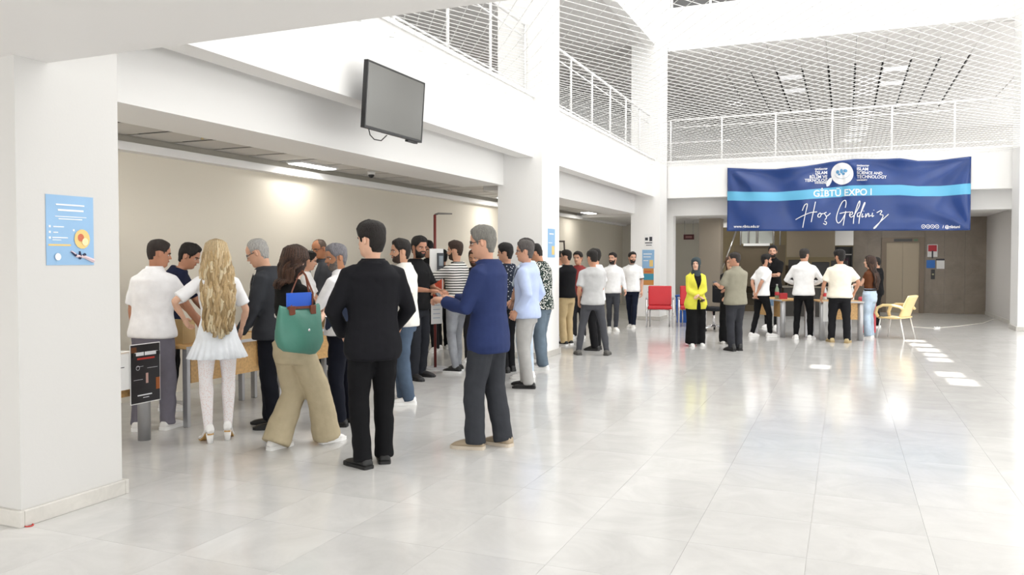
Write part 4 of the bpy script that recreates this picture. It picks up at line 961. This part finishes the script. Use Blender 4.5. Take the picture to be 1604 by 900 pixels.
# black office chair at the near desk
def office_chair(label, loc, rz, col, back=True):
    t = thing('office_chair', label, 'office chair', loc, rz); m = cloth(col)
    bevel(MB().box(-.24, .24, -.23, .23, .44, .52).obj('seat', m, t), .03, 3)
    bevel(MB().box(-.22, .22, -.27, -.20, .60, 1.0).obj('backrest', m, t), .03, 3)
    MB().tube([(0, -.20, .46), (0, -.27, .55), (0, -.25, .7)], .02, 8).obj('back_bar', BLACK, t)
    MB().tube([(0, 0, .12), (0, 0, .44)], .028, 10).obj('gas_column', CHROME, t, True)
    for k in range(5):
        a = 2*pi*k/5+.3; e = V((.28*math.cos(a), .28*math.sin(a), .07)); MB().tube([(0, 0, .12), e], [.026, .018], 8).obj('base_arm', CHROME, t, True)
        MB().tube([e+V((-.02*math.sin(a), .02*math.cos(a), -.04)), e+V((.02*math.sin(a), -.02*math.cos(a), -.04))], .03, 10).obj('castor', BLACK, t)
    for s_ in (-1, 1): MB().tube([(s_*.24, -.1, .5), (s_*.29, -.1, .56), (s_*.29, -.1, .68), (s_*.29, .12, .69)], .016, 8).obj('armrest', BLACK, t, True)
    return t
office_chair('black office chair behind the nearest desk', (-6.7, 5.0, 0), math.radians(-80), '141416')
office_chair('office chair with dark seat near the woman in yellow', (-2.62, 17.6, 0), math.radians(150), '24262A')
item('draped_cloth', 'bright green cloth draped on the office chair armrest', 'cloth', MB().loft([[V((.05*math.cos(q)*w, .09*math.sin(q)*w, z)) for q in [2*pi*k/10 for k in range(10)]] for z, w in ((0, .5), (.04, 1), (.2, 1.05), (.24, .7))]), cloth('2E9460'), (-2.36, 17.45, .70), 0, None, True)
# chrome and red waiting chairs
REDV = mat('red_vinyl', hexc('C4202C'), .38, bump=.1, bscale=60)
def waiting_chair(label, loc, rz):
    t = thing('waiting_chair', label, 'chair', loc, rz, 'red waiting chairs')
    bevel(MB().box(-.27, .27, -.02, .50, .40, .47).obj('seat', REDV, t), .025, 3)
    M_ = Matrix.Translation((0, -.03, .47)) @ Matrix.Rotation(math.radians(12), 4, 'X')
    bevel(MB().box(-.27, .27, -.06, .0, .0, .47, M=M_).obj('backrest', REDV, t), .025, 3)
    for s_ in (-1, 1):
        MB().tube([(s_*.30, .50, 0), (s_*.30, .48, .40), (s_*.30, .44, .60), (s_*.30, .36, .64), (s_*.30, .05, .63), (s_*.30, -.04, .60), (s_*.30, -.06, .4), (s_*.30, -.12, 0)], .018, 8).obj('side_frame', CHROME, t, True)
        bevel(MB().box(s_*.30-.028, s_*.30+.028, .06, .42, .635, .665).obj('armrest', mat('arm_grey', (.4, .4, .42), .4), t), .01)
    MB().tube([(-.30, .40, .39), (.30, .40, .39)], .014, 8).obj('cross_bar', CHROME, t, True); MB().tube([(-.30, .02, .39), (.30, .02, .39)], .014, 8).obj('cross_bar', CHROME, t, True)
    for s_ in (-1, 1): MB().tube([(s_*.22, .42, 0), (s_*.22, .42, .39)], .014, 8).obj('leg', STEEL, t, True)
    return t
waiting_chair('red vinyl waiting chair under the posters of the corner pillar', (-4.02, 18.62, 0), math.radians(192))
waiting_chair('red vinyl waiting chair partly behind the woman in yellow', (-3.33, 18.92, 0), math.radians(192))
bn_ = thing('waste_bin', 'blue plastic bin behind the red waiting chairs', 'bin', (-3.68, 19.72, 0))
MB().loft([[V((w*(1 if c in (0, 3) else -1), d*(1 if c < 2 else -1), z)) for c in range(4)] for w, d, z in ((.13, .13, 0), (.15, .15, .55), (.15, .15, .62))]).obj('body', mat('bin_blue', hexc('2F62B5'), .45), bn_)
bevel(MB().box(-.17, .17, -.17, .17, .62, .68).obj('lid', mat('bin_lid', hexc('2A57A2'), .45), bn_), .02)
# pale yellow plastic armchair
YEL = mat('pale_yellow_plastic', hexc('E9CE94'), .35)
yc = thing('plastic_armchair', 'pale yellow plastic armchair with thin metal legs', 'chair', (.93, 17.35, 0), math.radians(62))
seat = MB(); seat.loft([[V((x*(.23+.02*(1-t)), lerp(-.20, .24, t), .425-.02*math.sin(t*pi)+(.012 if abs(x) > .9 else 0)+(-.03 if t > .95 else 0))) for x in (-1, -.6, -.2, .2, .6, 1)] for t in [k/8 for k in range(9)]], closed=False, cap=False)
so = seat.obj('seat', YEL, yc, True); mo = so.modifiers.new('t', 'SOLIDIFY'); mo.thickness = .025
bk = MB(); bk.loft([[V((x*lerp(.235, .21, t), -.20-.12*t-.05*t*t+.03*(x*x), .41+.43*t+(.012*(1-x*x)*t))) for x in (-1, -.6, -.2, .2, .6, 1)] for t in [k/8 for k in range(9)]], closed=False, cap=False)
bo = bk.obj('backrest', YEL, yc, True); mo = bo.modifiers.new('t', 'SOLIDIFY'); mo.thickness = .022
for s_ in (-1, 1):
    MB().tube([(s_*.235, .24, .42), (s_*.265, .27, .50), (s_*.275, .24, .60), (s_*.275, .13, .655), (s_*.275, -.05, .66), (s_*.26, -.20, .63), (s_*.235, -.25, .58)], [(.040, .028)]*7, 8).obj('armrest', YEL, yc, True)
    for y0, y1 in ((.20, .26), (-.18, -.27)): MB().tube([(s_*.21, y0, .41), (s_*.235, y1, 0)], .013, 8).obj('leg', mat('leg_grey', (.7, .7, .68), .35, .3), yc, True)
# desk items under the banner
def bottle(label, loc, liquid, cap_):
    t = thing('bottle', label, 'bottle', loc)
    MB().tube([(0, 0, 0), (0, 0, .02), (0, 0, .15), (0, 0, .20), (0, 0, .25), (0, 0, .27)], [.038, .042, .042, .036, .016, .014], 14).obj('body', mat('pet_'+liquid, hexc(liquid), .12, alpha=.75), t, True)
    MB().tube([(0, 0, .27), (0, 0, .295)], .017, 12).obj('cap', cloth(cap_, .4, 0), t, True)
    MB().tube([(0, 0, .07), (0, 0, .14)], .0435, 14, cap=False).obj('label_band', mat('bottle_label', hexc('C23A44'), .5), t, True)
bottle('green plastic drink bottle with red label on the left desk', (-1.28, 17.05, .75), '8FA890', 'C0C0C0')
bottle('clear water bottle between the two men with white and cream backs', DB.matrix_basis @ V((-.2, .1, .75)), 'D4DCE0', '3A62B0')
bottle('clear water bottle at the right of the desk under the banner', DB.matrix_basis @ V((.3, .05, .75)), 'E0E4E6', 'F0F0F0')
item('red_carton', 'small red carton beside the green bottle', 'carton', MB().box(-.07, .07, -.05, .05, 0, .12), mat('carton_red', hexc('B8343C'), .5), (-1.15, 16.95, .75), .3)
wp = item('notice_sheet', 'white and blue printed sheet hanging on the left desk front', 'notice', MB().box(-.12, .12, -.004, 0, -.52, 0), PAPER, (0, 0, .75))
wp.location = DA.matrix_basis @ V((.18, -.325, .745)); wp.rotation_euler[2] = math.radians(-55.7)
MB().box(-.12, .12, -.006, -.004, -.13, -.01).obj('blue_header', PB, wp); MB().tube([(.05*math.cos(q), -.007, -.26+.05*math.sin(q)) for q in [2*pi*k/14 for k in range(15)]], .008, 5).obj('round_emblem', mat('blue_notice', hexc('2F6FC0'), .5), wp)
item('notice_sheet', 'white sheet hanging on the desk front between the men', 'notice', MB().box(-.07, .07, -.004, 0, -.38, 0), PAPER, DB.matrix_basis @ V((-.28, -.41, .745)), math.radians(15))
rc = thing('red_suitcase', 'coral red hard case standing behind the woman in light jeans', 'case', (.42, 17.85, 0), .1)
bevel(MB().box(-.16, .16, -.11, .11, .05, .78).obj('shell', mat('coral', hexc('D4505A'), .4), rc), .03, 3)
for x in (-.12, .12): MB().tube([(x-.02, 0, .03), (x+.02, 0, .03)], .03, 10).obj('wheel', BLACK, rc)
item('red_ring', 'tiny red plastic ring lying on the floor by the nearest pillar', 'ring', MB().tube([(.022*math.cos(q), .022*math.sin(q), .004) for q in [2*pi*k/14 for k in range(15)]], .004, 5), mat('ring_red', hexc('C4433E'), .5), onz(42, 822.5)+V((.02, 0, 0)))
# step ladder seen in the far arcade bay
ld = thing('step_ladder', 'dark folding step ladder leaning in the far arcade bay', 'ladder', (-6.55, 18.6, 0), math.radians(20)); DKB = mat('ladder_brown', hexc('4A423C'), .5)
for s_ in (-1, 1):
    MB().tube([(s_*.24, 0, 0), (s_*.15, .3, 2.0)], .02, 6).obj('front_rail', DKB, ld); MB().tube([(s_*.24, .75, 0), (s_*.15, .32, 1.98)], .016, 6).obj('rear_rail', STEEL, ld)
for k in range(6): MB().box(-.22+.013*k, .22-.013*k, .045*k+.03, .045*k+.12, .28*(k+1), .28*(k+1)+.025).obj('tread', DKB, ld)
MB().box(-.17, .17, .22, .40, 1.98, 2.02).obj('top_cap', DKB, ld)
# cable on the lobby floor
tag(MB().tube([onz(1430, 512)+V((0, 0, .006)), onz(1462, 514)+V((0, 0, .006)), onz(1500, 511)+V((0, 0, .006)), onz(1540, 506)+V((0, 0, .006)), onz(1556, 500)+V((0, 0, .006))], .006, 5).obj('floor_cable', mat('pale_cable', (.75, .72, .65), .5)), 'thin pale cable lying across the lobby floor', 'cable')
sk = tag(MB().box(-.06, .06, -.03, .03, 0, .035).obj('power_strip', RAILM, loc=onz(1468, 514)+V((0, 0, .0))), 'small white power strip on the lobby floor', 'power strip')
for x in (-.03, .03): MB().tube([(x, 0, .034), (x, 0, .037)], .018, 10).obj('socket', INK, sk)
# ================================================================== VISITORS
def gp(px, py): q = onz(px, py); return (q.x, q.y)
def xp(px, x): q = onx(px, 500, x); return (q.x, q.y)
def stripes(name, c1, c2, scale):
    m = mat(name, (1, 1, 1), .85, spec=.2); nt = m.node_tree; N = nt.nodes; L = nt.links
    tc = N.new('ShaderNodeTexCoord'); w = N.new('ShaderNodeTexWave'); w.wave_type = 'BANDS'; w.bands_direction = 'Z'; w.inputs['Scale'].default_value = scale; w.inputs['Distortion'].default_value = .6; w.inputs['Detail'].default_value = 0
    r = N.new('ShaderNodeValToRGB'); r.color_ramp.interpolation = 'CONSTANT'; r.color_ramp.elements[0].color = (*hexc(c1), 1); r.color_ramp.elements[1].color = (*hexc(c2), 1); r.color_ramp.elements[1].position = .35
    L.new(tc.outputs['Object'], w.inputs[0]); L.new(w.outputs['Fac'], r.inputs[0]); L.new(r.outputs[0], N['Principled BSDF'].inputs['Base Color']); return m
def spots(name, c1, c2, scale, pos):
    m = mat(name, (1, 1, 1), .85, spec=.2); nt = m.node_tree; N = nt.nodes; L = nt.links
    tc = N.new('ShaderNodeTexCoord'); w = N.new('ShaderNodeTexVoronoi'); w.inputs['Scale'].default_value = scale
    r = N.new('ShaderNodeValToRGB'); r.color_ramp.elements[0].color = (*hexc(c1), 1); r.color_ramp.elements[1].color = (*hexc(c2), 1); r.color_ramp.elements[0].position = pos; r.color_ramp.elements[1].position = pos+.08
    L.new(tc.outputs['Object'], w.inputs[0]); L.new(w.outputs['Distance'], r.inputs[0]); L.new(r.outputs[0], N['Principled BSDF'].inputs['Base Color']); return m
def denim(h):
    return mat('denim_'+h, hexc(h), .85, spec=.2, bump=.35, bscale=10, var=.22, vscale=5)
BLK = ('1A1412', ); 
WS = ('EDECEA', 'F6F6F4', 'sneaker'); BS = ('121212', '1A1A1A', 'dress'); BKS = ('141414', 'EDEDED', 'sneaker')
def stance(w, st=0.0, a=10): return ((w, st, -a), (-w, -st, a))
# --- left group
p1 = person('man in white polo and grey trousers leaning between the near desks', gp(240, 672), -28, 1.74, girth=1.12, lean=9, twist=-8, head=(-42, 10, 0), armR=((.06, .17, -.255), (.6, -.6, -.3)), armL='hang',
  hair=('fade', '2E2521', .05, .02), skin='B98468', shirt=('F2F2F4', 'short', .485, .014), collar='F2F2F4', pants=('77747F', 'straight'), shoe=WS, feet=stance(.07, .02, 12))
p2 = person('man in navy T-shirt bending over the desk beside the blonde woman', gp(262, 640), -108, 1.76, lean=24, head=(4, 24, 0), armR='table', armL='table', hair=('short', '15110F', .06, .04), skin='B5846A',
  shirt=('1B2038', 'short', .5, .012), pants=('17171A', 'straight'), shoe=WS)
FISH = spots('fishnet', 'E6CFC8', 'F1EDEE', 90, .28)
p3 = person('blonde woman in white pleated skirt and heels seen from behind', gp(340, 690), 6, 1.64, female=True, head=(0, 4, 0), armL=((.07, .06, -.20), (1, -.7, .1)), armR=((.05, .10, -.265), (.6, -.8, 0)),
  hair=('long', 'B59B70', .06, .035), longhair=(.555, .088, 1.0, ['CDB48C', 'A98F66', 'E0CFAC', 'BFA377'], 84), skin='E0B398', shirt=('F1F1F3', 'short', .585, .008), pants=None, skirt=cloth('EDF1F6', .8, .1), tights=FISH,
  heel=.075, shoe=('F3F2F0', 'C9A061', 'pump'), feet=((.058, .02, -14), (-.045, -.02, 14)))
p4 = person('grey-haired man in dark jacket and glasses looking down at the desk', gp(428, 668), 72, 1.755, lean=8, head=(0, 24, 0), glasses=True, hair=('bald', 'A9A7A3', .05, .02), skin='D2A388', blazer=('33353A', .47), pants=('12141C', 'straight'), shoe=BS,
  armL=((.05, .10, -.285), None), armR=((.02, .16, -.26), None), feet=stance(.05, .03, 12))
bag_w = person('woman in black top and wide khaki trousers walking right with a green bag', gp(473, 697), -52, 1.72, female=True, lean=2, head=(16, 4, 0), armR=((-.02, .15, -.105), (.5, -.2, -1)), armL=((-.02, .16, -.12), (.5, -.2, -1)),
  hair=('long', '2E1D14', .06, .035), longhair=(.765, .055, .25, ['2E1D14', '3E281B', '4A3020'], 54), skin='E2B9A2', shirt=('141414', 'short', .575, .010), trim='E8E4E0', pants=('B5A88C', 'wide'), shoe=WS, belt='3A2C20',
  feet=((.05, .115, -4, .0, -.055), (-.04, -.125, 4)))
p6 = person('young dark-haired person in white T-shirt behind the desk near the blue box', xp(478, -6.35), -95, 1.66, head=(5, 14, 0), armR='table', armL='table', hair=('short', '17120F', .05, .03), skin='C99A80', shirt=('F2F2F2', 'short', .5, .012), pants=('22252C', 'straight'))
p7 = person('bald man with glasses and dark jacket behind the bearded man', xp(506, -6.85), 118, 1.84, head=(10, 14, 0), glasses=True, hair=('bald', '6A5B50', .03, .0), skin='B97F5C', blazer=('4A4C52', .47), pants=('2A2C34', 'straight'))
p8 = person('grey-haired bearded man with white sleeves and dark waistcoat', gp(541, 664), 62, 1.70, girth=1.18, lean=6, head=(48, 10, 0), armL=((.0, .20, -.15), (.6, -.2, -1)), armR=((-.03, .2, -.16), (.5, -.2, -1)),
  hair=('short', '77757A', .055, .03), beard=('6E6660', False), skin='B5805F', shirt=('F0F0F2', 'long', .5, .012), collar='F0F0F2', vest='2B3346', pants=('10131F', 'straight'), shoe=BS, feet=stance(.065, 0, 12))
p9 = person('dark-haired man in black suit standing with his back to the camera', gp(584, 727), 16, 1.83, head=(34, 2, 0), armR=((-.0, .10, -.255), (.9, -.5, 0)), armL=((.0, .10, -.255), (.9, -.5, 0)), hair=('short', '17100D', .065, .05), skin='DDB096',
  blazer=('121217', .44), pants=('0E0E11', 'straight'), shoe=BS, feet=((.055, .02, -14), (-.05, -.03, 22)), undershirt='101012')
p10 = person('man in cream polo and blue jeans facing left with a phone at his side', gp(636, 631), 78, 1.77, lean=3, head=(22, 4, 0), armL=((.03, .0, -.285), (.2, -1, 0)), armR='clasp', hair=('short', '1B1512', .055, .035), beard=('3A2C25', False), skin='CC9C80',
  shirt=('E6E3DC', 'short', .475, .014), collar='E6E3DC', pants=('4C5B6E', 'straight', denim('4C5B6E')), shoe=WS, feet=stance(.05, .03, 10))
p11 = person('tall bearded man in black T-shirt beside the sign pole', gp(653, 592), -128, 1.85, head=(-12, 10, 0), armR=((.0, .20, -.16), (.5, -.2, -1)), armL=((-.04, .18, -.17), (.5, -.2, -1)), hair=('short', '15110F', .06, .045), beard=('15110F', True), skin='B5836A',
  shirt=('151517', 'short', .49, .014), collar='crew', pants=('26282E', 'straight'), shoe=('17171A', '17171A', 'boot'), feet=stance(.08, .03, 14))
p12 = person('dark-haired person behind the sign pole panel', xp(673, -6.45), 150, 1.86, head=(0, 16, 0), hair=('short', '0F0D0D', .075, .05), skin='B5866E', shirt=('1D1D20', 'short', .49, .012), pants=('1D1D20', 'straight'))
p13 = person('black-haired person in black standing behind the desk by the pole', xp(694, -6.4), 20, 1.72, head=(10, 5, 0), hair=('short', '0E0C0C', .06, .03), skin='B5866E', shirt=('141416', 'long', .47, .014), pants=('141416', 'straight'))
STR = stripes('striped_knit', '17171A', 'EFEDE8', 9.0)
p14 = person('man in black and white striped shirt pointing at the sign pole', gp(716, 582), 52, 1.80, head=(22, 2, 0), armL=((.06, .27, -.035), (.5, -.2, -1)), armR='phone_low', hair=('fade', '3A2A20', .05, .06), beard=('3A2A20', False), skin='CE9E82',
  shirt=('E8E6E2', 'short', .49, .012), shirt_mat=STR, collar='crew', trim='17171A', pants=('9A9DA3', 'slim', denim('9A9DA3')), shoe=BKS, feet=stance(.055, .03, 12))
p15 = person('bearded man half hidden behind the face of the man in blue blazer', xp(744, -5.15), 168, 1.70, head=(0, 10, 0), hair=('short', '4A3527', .05, .04), beard=('4A3527', True), skin='C08E70', shirt=('2A2A2E', 'short', .49, .012), pants=('2A2A2E', 'straight'))
p16 = person('grey-haired man in blue blazer and glasses holding a phone', gp(764, 700), 66, 1.83, lean=2, head=(12, 8, 0), glasses=True, armL=((-.02, .185, -.125), (.5, -.5, -1)), armR=((-.05, .20, -.12), (.5, -.4, -1)), hair=('short', '77756F', .055, .035), skin='CF9E84',
  blazer=('27335C', .435), pants=('35373C', 'loose'), shoe=('A3937C', 'CBBFAE', 'sneaker'), feet=((.055, -.055, -12), (-.05, .04, 10)), curl=.55, undershirt='DDE2EC')
p17 = person('dark-haired man in patterned shirt and black trousers behind the blue blazer', gp(795, 582), 48, 1.77, head=(25, 6, 0), hair=('short', '14100F', .06, .045), skin='C4957B', shirt=('333A45', 'short', .49, .013), shirt_mat=spots('dark_print', 'C8CCD4', '262C3A', 30, .2), pants=('131316', 'straight'), shoe=('131316', '1C1C1C', 'sneaker'))
p18 = person('grey-haired man in pale blue jacket with his hand in his pocket', gp(826, 606), 70, 1.78, head=(14, 4, 0), glasses=True, armL='pocket', armR='pocket', hair=('short', '55504E', .06, .035), skin='CC9A80', blazer=('B6C4E4', .475), pants=('A9A8A6', 'straight'), shoe=BS, feet=stance(.05, .03, 12), undershirt='EDEDF0')
p19 = person('man in light jeans standing just behind the pale blue jacket', gp(826, 592), 62, 1.82, head=(10, 0, 0), hair=('short', '2A2422', .055, .03), skin='C99A80', shirt=('C6D2DE', 'short', .475, .012), pants=('B9C8D6', 'straight', denim('B9C8D6')), shoe=WS, armL='clasp', armR='clasp')
p20 = person('man in black and white patterned shirt and jeans looking down', gp(850, 577), 66, 1.78, lean=5, head=(8, 24, 0), armL=((.03, .05, -.28), None), armR='clasp', hair=('fade', '17120F', .05, .05), skin='BD8A6C', shirt=('EEEEEA', 'elbow', .475, .018), shirt_mat=spots('floral_print', 'F0F0EA', '26332F', 46, .34), collar='same',
  pants=('64727F', 'loose', denim('64727F')), shoe=WS, feet=stance(.055, .03, 10))
# --- middle group
p21 = person('man in black T-shirt and khaki trousers by the middle pillar', gp(888, 540), 42, 1.72, head=(35, 2, 0), hair=('fade', '1B1512', .05, .03), skin='CC9C82', shirt=('16161A', 'short', .50, .012), pants=('C9B38A', 'straight'), shoe=BKS, armR='clasp', armL='clasp')
p22 = person('man in grey T-shirt seen from behind with legs apart', gp(923, 556), 4, 1.71, head=(28, 4, 0), armR='clasp', armL=((.03, .06, -.27), None), hair=('fade', '17120F', .055, .03), skin='C08C70', shirt=('BDBDBD', 'short', .485, .012), pants=('4A4B50', 'slim'), shoe=('5A5854', '4A4846', 'sneaker'), feet=((.165, .0, -18), (-.10, .02, 12)))
p23 = person('man in white T-shirt standing beyond the grey T-shirt man', gp(934, 548), 62, 1.73, head=(30, 6, 0), armL=((.0, .07, -.2), (.7, -.9, 0)), armR=((.02, .10, -.22), (1, -.5, 0)), hair=('short', '1B1512', .06, .04), skin='C6957A', shirt=('F4F4F4', 'short', .49, .014), pants=('17171A', 'straight'), shoe=('1A1A1A', '2A2A2A', 'sneaker'))
p24 = person('dark-haired person between the black and grey T-shirt men', gp(906, 529), 165, 1.70, head=(-10, 4, 0), hair=('short', '1D1512', .065, .04), skin='C99A80', shirt=('8A3A3A', 'short', .49, .012), pants=('2A2A2E', 'straight'))
p24b = person('dark-haired man half hidden behind the middle pillar edge', gp(875, 532), -50, 1.70, head=(-20, 0, 0), hair=('short', '1B1512', .055, .035), skin='C08C70', shirt=('E8E8E8', 'short', .49, .012), pants=('2A2A2E', 'straight'))
p25 = person('bearded man in white long-sleeved shirt walking towards the camera', gp(959, 517), -172, 1.70, head=(-38, 0, 0), armL=((.05, .10, -.265), None), armR='walk_b', hair=('fade', '1B1411', .05, .04), beard=('1F1713', True), skin='CFA088', shirt=('EDEDEE', 'long', .485, .012), collar='EDEDEE', pants=('3E4046', 'slim'), shoe=WS, feet=((.03, -.06, -6), (-.035, .07, 6)))
p26 = person('dark-haired man in white T-shirt with dark trim beside the red chair', gp(990, 513), 168, 1.72, head=(35, 0, 0), armL='hang', armR='walk_f', hair=('short', '1A1412', .055, .045), beard=('2A201B', False), skin='CFA088', shirt=('F3F3F3', 'short', .485, .013), collar='crew', trim='20222E', pants=('151B2C', 'slim'), shoe=('D9D7D2', 'F0F0EE', 'sneaker'), feet=((.03, -.06, -6), (-.035, .07, 6)))
p27 = person('woman in yellow blazer and dark headscarf with hands clasped', gp(1089, 541), -160, 1.58, female=True, head=(-28, 0, 0), armR=((-.085, .12, -.225), (.8, -.4, -.4)), armL=((-.10, .135, -.205), (.8, -.4, -.4)), hair=('hijab', '3C464A', .05, .03), skin='E0B49C', blazer=('E4DE52', .42, True), pants=('121214', 'wide'), undershirt='121214', girth=1.1, feet=stance(.055, .02, 8))
p28 = person('man in khaki shirt and dark jeans holding a phone beside the woman in yellow', gp(1152, 549), 34, 1.67, girth=1.12, head=(38, 6, 0), armL=((.02, .16, -.12), (.5, -.4, -1)), armR='phone_low', hair=('fade', '2A2320', .045, .015), skin='C18E74', shirt=('8E8A7A', 'short', .47, .016), collar='8E8A7A', pants=('303136', 'straight', denim('303136')), shoe=('1B1B1B', '1B1B1B', 'boot'))
p29 = person('person in black with long brown hair behind the man in khaki', gp(1143, 538), 172, 1.60, female=True, head=(10, 0, 0), hair=('long', '4A3426', .055, .03), longhair=(.72, .05, .3, ['4A3426', '5A4232'], 30), skin='D2A58C', shirt=('1A1A1C', 'long', .5, .012), pants=('111113', 'wide'), shoe=('C9C7C2', 'B0AEA8', 'sneaker'), armR='clasp', armL='clasp')
# --- group under the banner
p30 = person('bearded man in white T-shirt with hands behind his back', gp(1192, 527), -52, 1.68, lean=12, head=(-30, 4, 0), armR='back', armL='back', hair=('short', '15110F', .055, .035), beard=('15110F', False), skin='C4937A', shirt=('F2F2F2', 'short', .50, .013), pants=('121214', 'slim'), shoe=WS, feet=((.05, .09, -14), (-.05, -.09, 10)))
p31 = person('man in black shirt with folded arms behind the desk under the banner', gp(1210, 513), 158, 1.86, head=(18, 0, 0), armR='cross', armL=((-.13, .135, -.15), (.8, .1, -.7)), hair=('short', '15110F', .055, .05), beard=('2A201B', False), skin='CFA088', shirt=('121214', 'short', .49, .014), collar='121214', pants=('121214', 'straight'))
p32 = person('man in white long-sleeved shirt and black trousers seen from behind', gp(1258, 531), -6, 1.76, head=(-20, 4, 0), armR=((.0, .13, -.18), (.9, -.5, -.3)), armL=((.0, .13, -.18), (.9, -.5, -.3)), hair=('fade', '2A2522', .045, .03), skin='C99A80', shirt=('F0F0F0', 'long', .485, .016), collar='F0F0F0', pants=('121214', 'slim'), shoe=WS, feet=stance(.075, .0, 14), girth=1.06)
p33 = person('heavyset man in cream T-shirt and black trousers at the desk', gp(1314, 536), 6, 1.73, girth=1.2, head=(38, 4, 0), armL=((.08, .05, -.285), (.5, -.8, 0)), armR=((.05, .04, -.26), (.9, -.6, 0)), hair=('short', '14100F', .07, .05), beard=('14100F', False), skin='BD8A6E', shirt=('EDE6D6', 'short', .485, .016), collar='crew', pants=('1A1A1D', 'straight'), shoe=('B9A67C', 'A48F66', 'sneaker'), feet=((.08, -.03, -18), (-.075, .02, 14)))
p34 = person('woman in brown top and light blue jeans with folded arms', gp(1362, 529), 62, 1.62, female=True, head=(18, -2, 0), armL='cross', armR='cross', hair=('long', '2A1C16', .06, .035), longhair=(.60, .055, .4, ['2A1C16', '3A281F', '4A3226'], 44), skin='DDB29A', shirt=('5A3520', 'cap', .60, .008), pants=('B4C6D8', 'loose', denim('B4C6D8')), belt='1A1614', shoe=WS)
p35 = person('person in black standing behind the woman in brown top', gp(1374, 512), 80, 1.60, head=(0, 10, 0), hair=('short', '15110F', .055, .035), skin='C99A80', shirt=('121214', 'long', .46, .014), pants=('121214', 'loose'))
finish_remesh()
# ------------------------------------------------------------------ things carried
def W(p, co): return p['M'] @ V(co)
# green shoulder bag hanging at the woman's right side
A = bag_w; c_, r_, f_, u_ = A['frame'](.79); H_ = 1.72
bgm = mat('bag_green', hexc('4A8474'), .5, bump=.35, bscale=7, var=.06, vscale=6); LEA = mat('tan_leather', hexc('7A4430'), .5)
bag = thing('shoulder_bag', 'green fabric shoulder bag with brown leather straps', 'bag', W(A, (.30, -.25, .0)), A['yaw'])
bx = MB(); rings = []
for z, hw, hd in ((.815, .10, .04), (.82, .14, .07), (.855, .185, .092), (.92, .208, .095), (1.0, .212, .085), (1.09, .205, .06), (1.15, .195, .035), (1.165, .19, .015)):
    rings.append([V((hd*abs(math.sin(q))**.7*(1 if math.sin(q) > 0 else -1)+.022*noise.noise(V((q*1.5, z*11, 1))), hw*abs(math.cos(q))**.8*(1 if math.cos(q) > 0 else -1), z+(.035*math.cos(q)**2 if z > 1.1 else 0)-.02*math.cos(q)*(1 if z < .95 else 0))) for q in [2*pi*k/28 for k in range(28)]])
bx.loft(rings).obj('bag_body', bgm, bag, True)
sh_l = V((-.30+.10, .11, 1.335+.10))
for x in (.03, -.03):
    MB().tube([(x, .10, 1.16), (x*.8-.02, .13, 1.28), (-.13, .165, 1.42), (-.185, .175, 1.455), (-.215, .165, 1.43), (-.14, .04, 1.30), (x, -.10, 1.17)], [(.010, .005)]*7, 8).obj('strap', LEA, bag, True)
for y in (-.10, .10): bevel(MB().box(.028, .05, y-.025, y+.025, 1.12, 1.19).obj('strap_tab', LEA, bag), .003)
MB().box(.02, .032, -.13, .13, 1.165, 1.185).obj('leather_edge', LEA, bag)
MB().ball((.092, .02, 1.0), (.006, .011, .011), 10, 6).obj('snap_button', CHROME, bag, True)
fo = tag(MB().box(-.008, .008, -.118, .112, 1.10, 1.29).obj('blue_folder', mat('folder_blue', hexc('3468DC'), .4), loc=bag.location, rz=A['yaw']), 'bright blue folder sticking out of the green bag', 'folder')
def phone(label, pos, rz, tilt, col=(.02, .02, .022)):
    t = thing('phone', label, 'phone', pos, rz); t.rotation_euler[0] = tilt
    bevel(MB().box(-.036, .036, -.004, .004, -.075, .075).obj('case', BLACK, t), .003); MB().box(-.033, .033, -.0052, -.004, -.07, .07).obj('screen', mat('phone_glass', (.05, .05, .06), .1), t)
phone('phone held up by the woman with the green bag', bag_w['hands'][0], bag_w['yaw'], -.6)
phone('phone held in front of the man in blue blazer', p16['hands'][0], p16['yaw'], -.7)
phone('dark phone with white edge held low by the man in cream polo', p10['hands'][1]+V((0, 0, -.03)), p10['yaw']+.9, .25)
phone('phone held by the man in khaki shirt', p28['hands'][1], p28['yaw'], -.6)
phone('dark phone in the clasped hands of the woman in yellow', p27['hands'][0]+V((0, -.03, -.02)), p27['yaw'], -1.2)
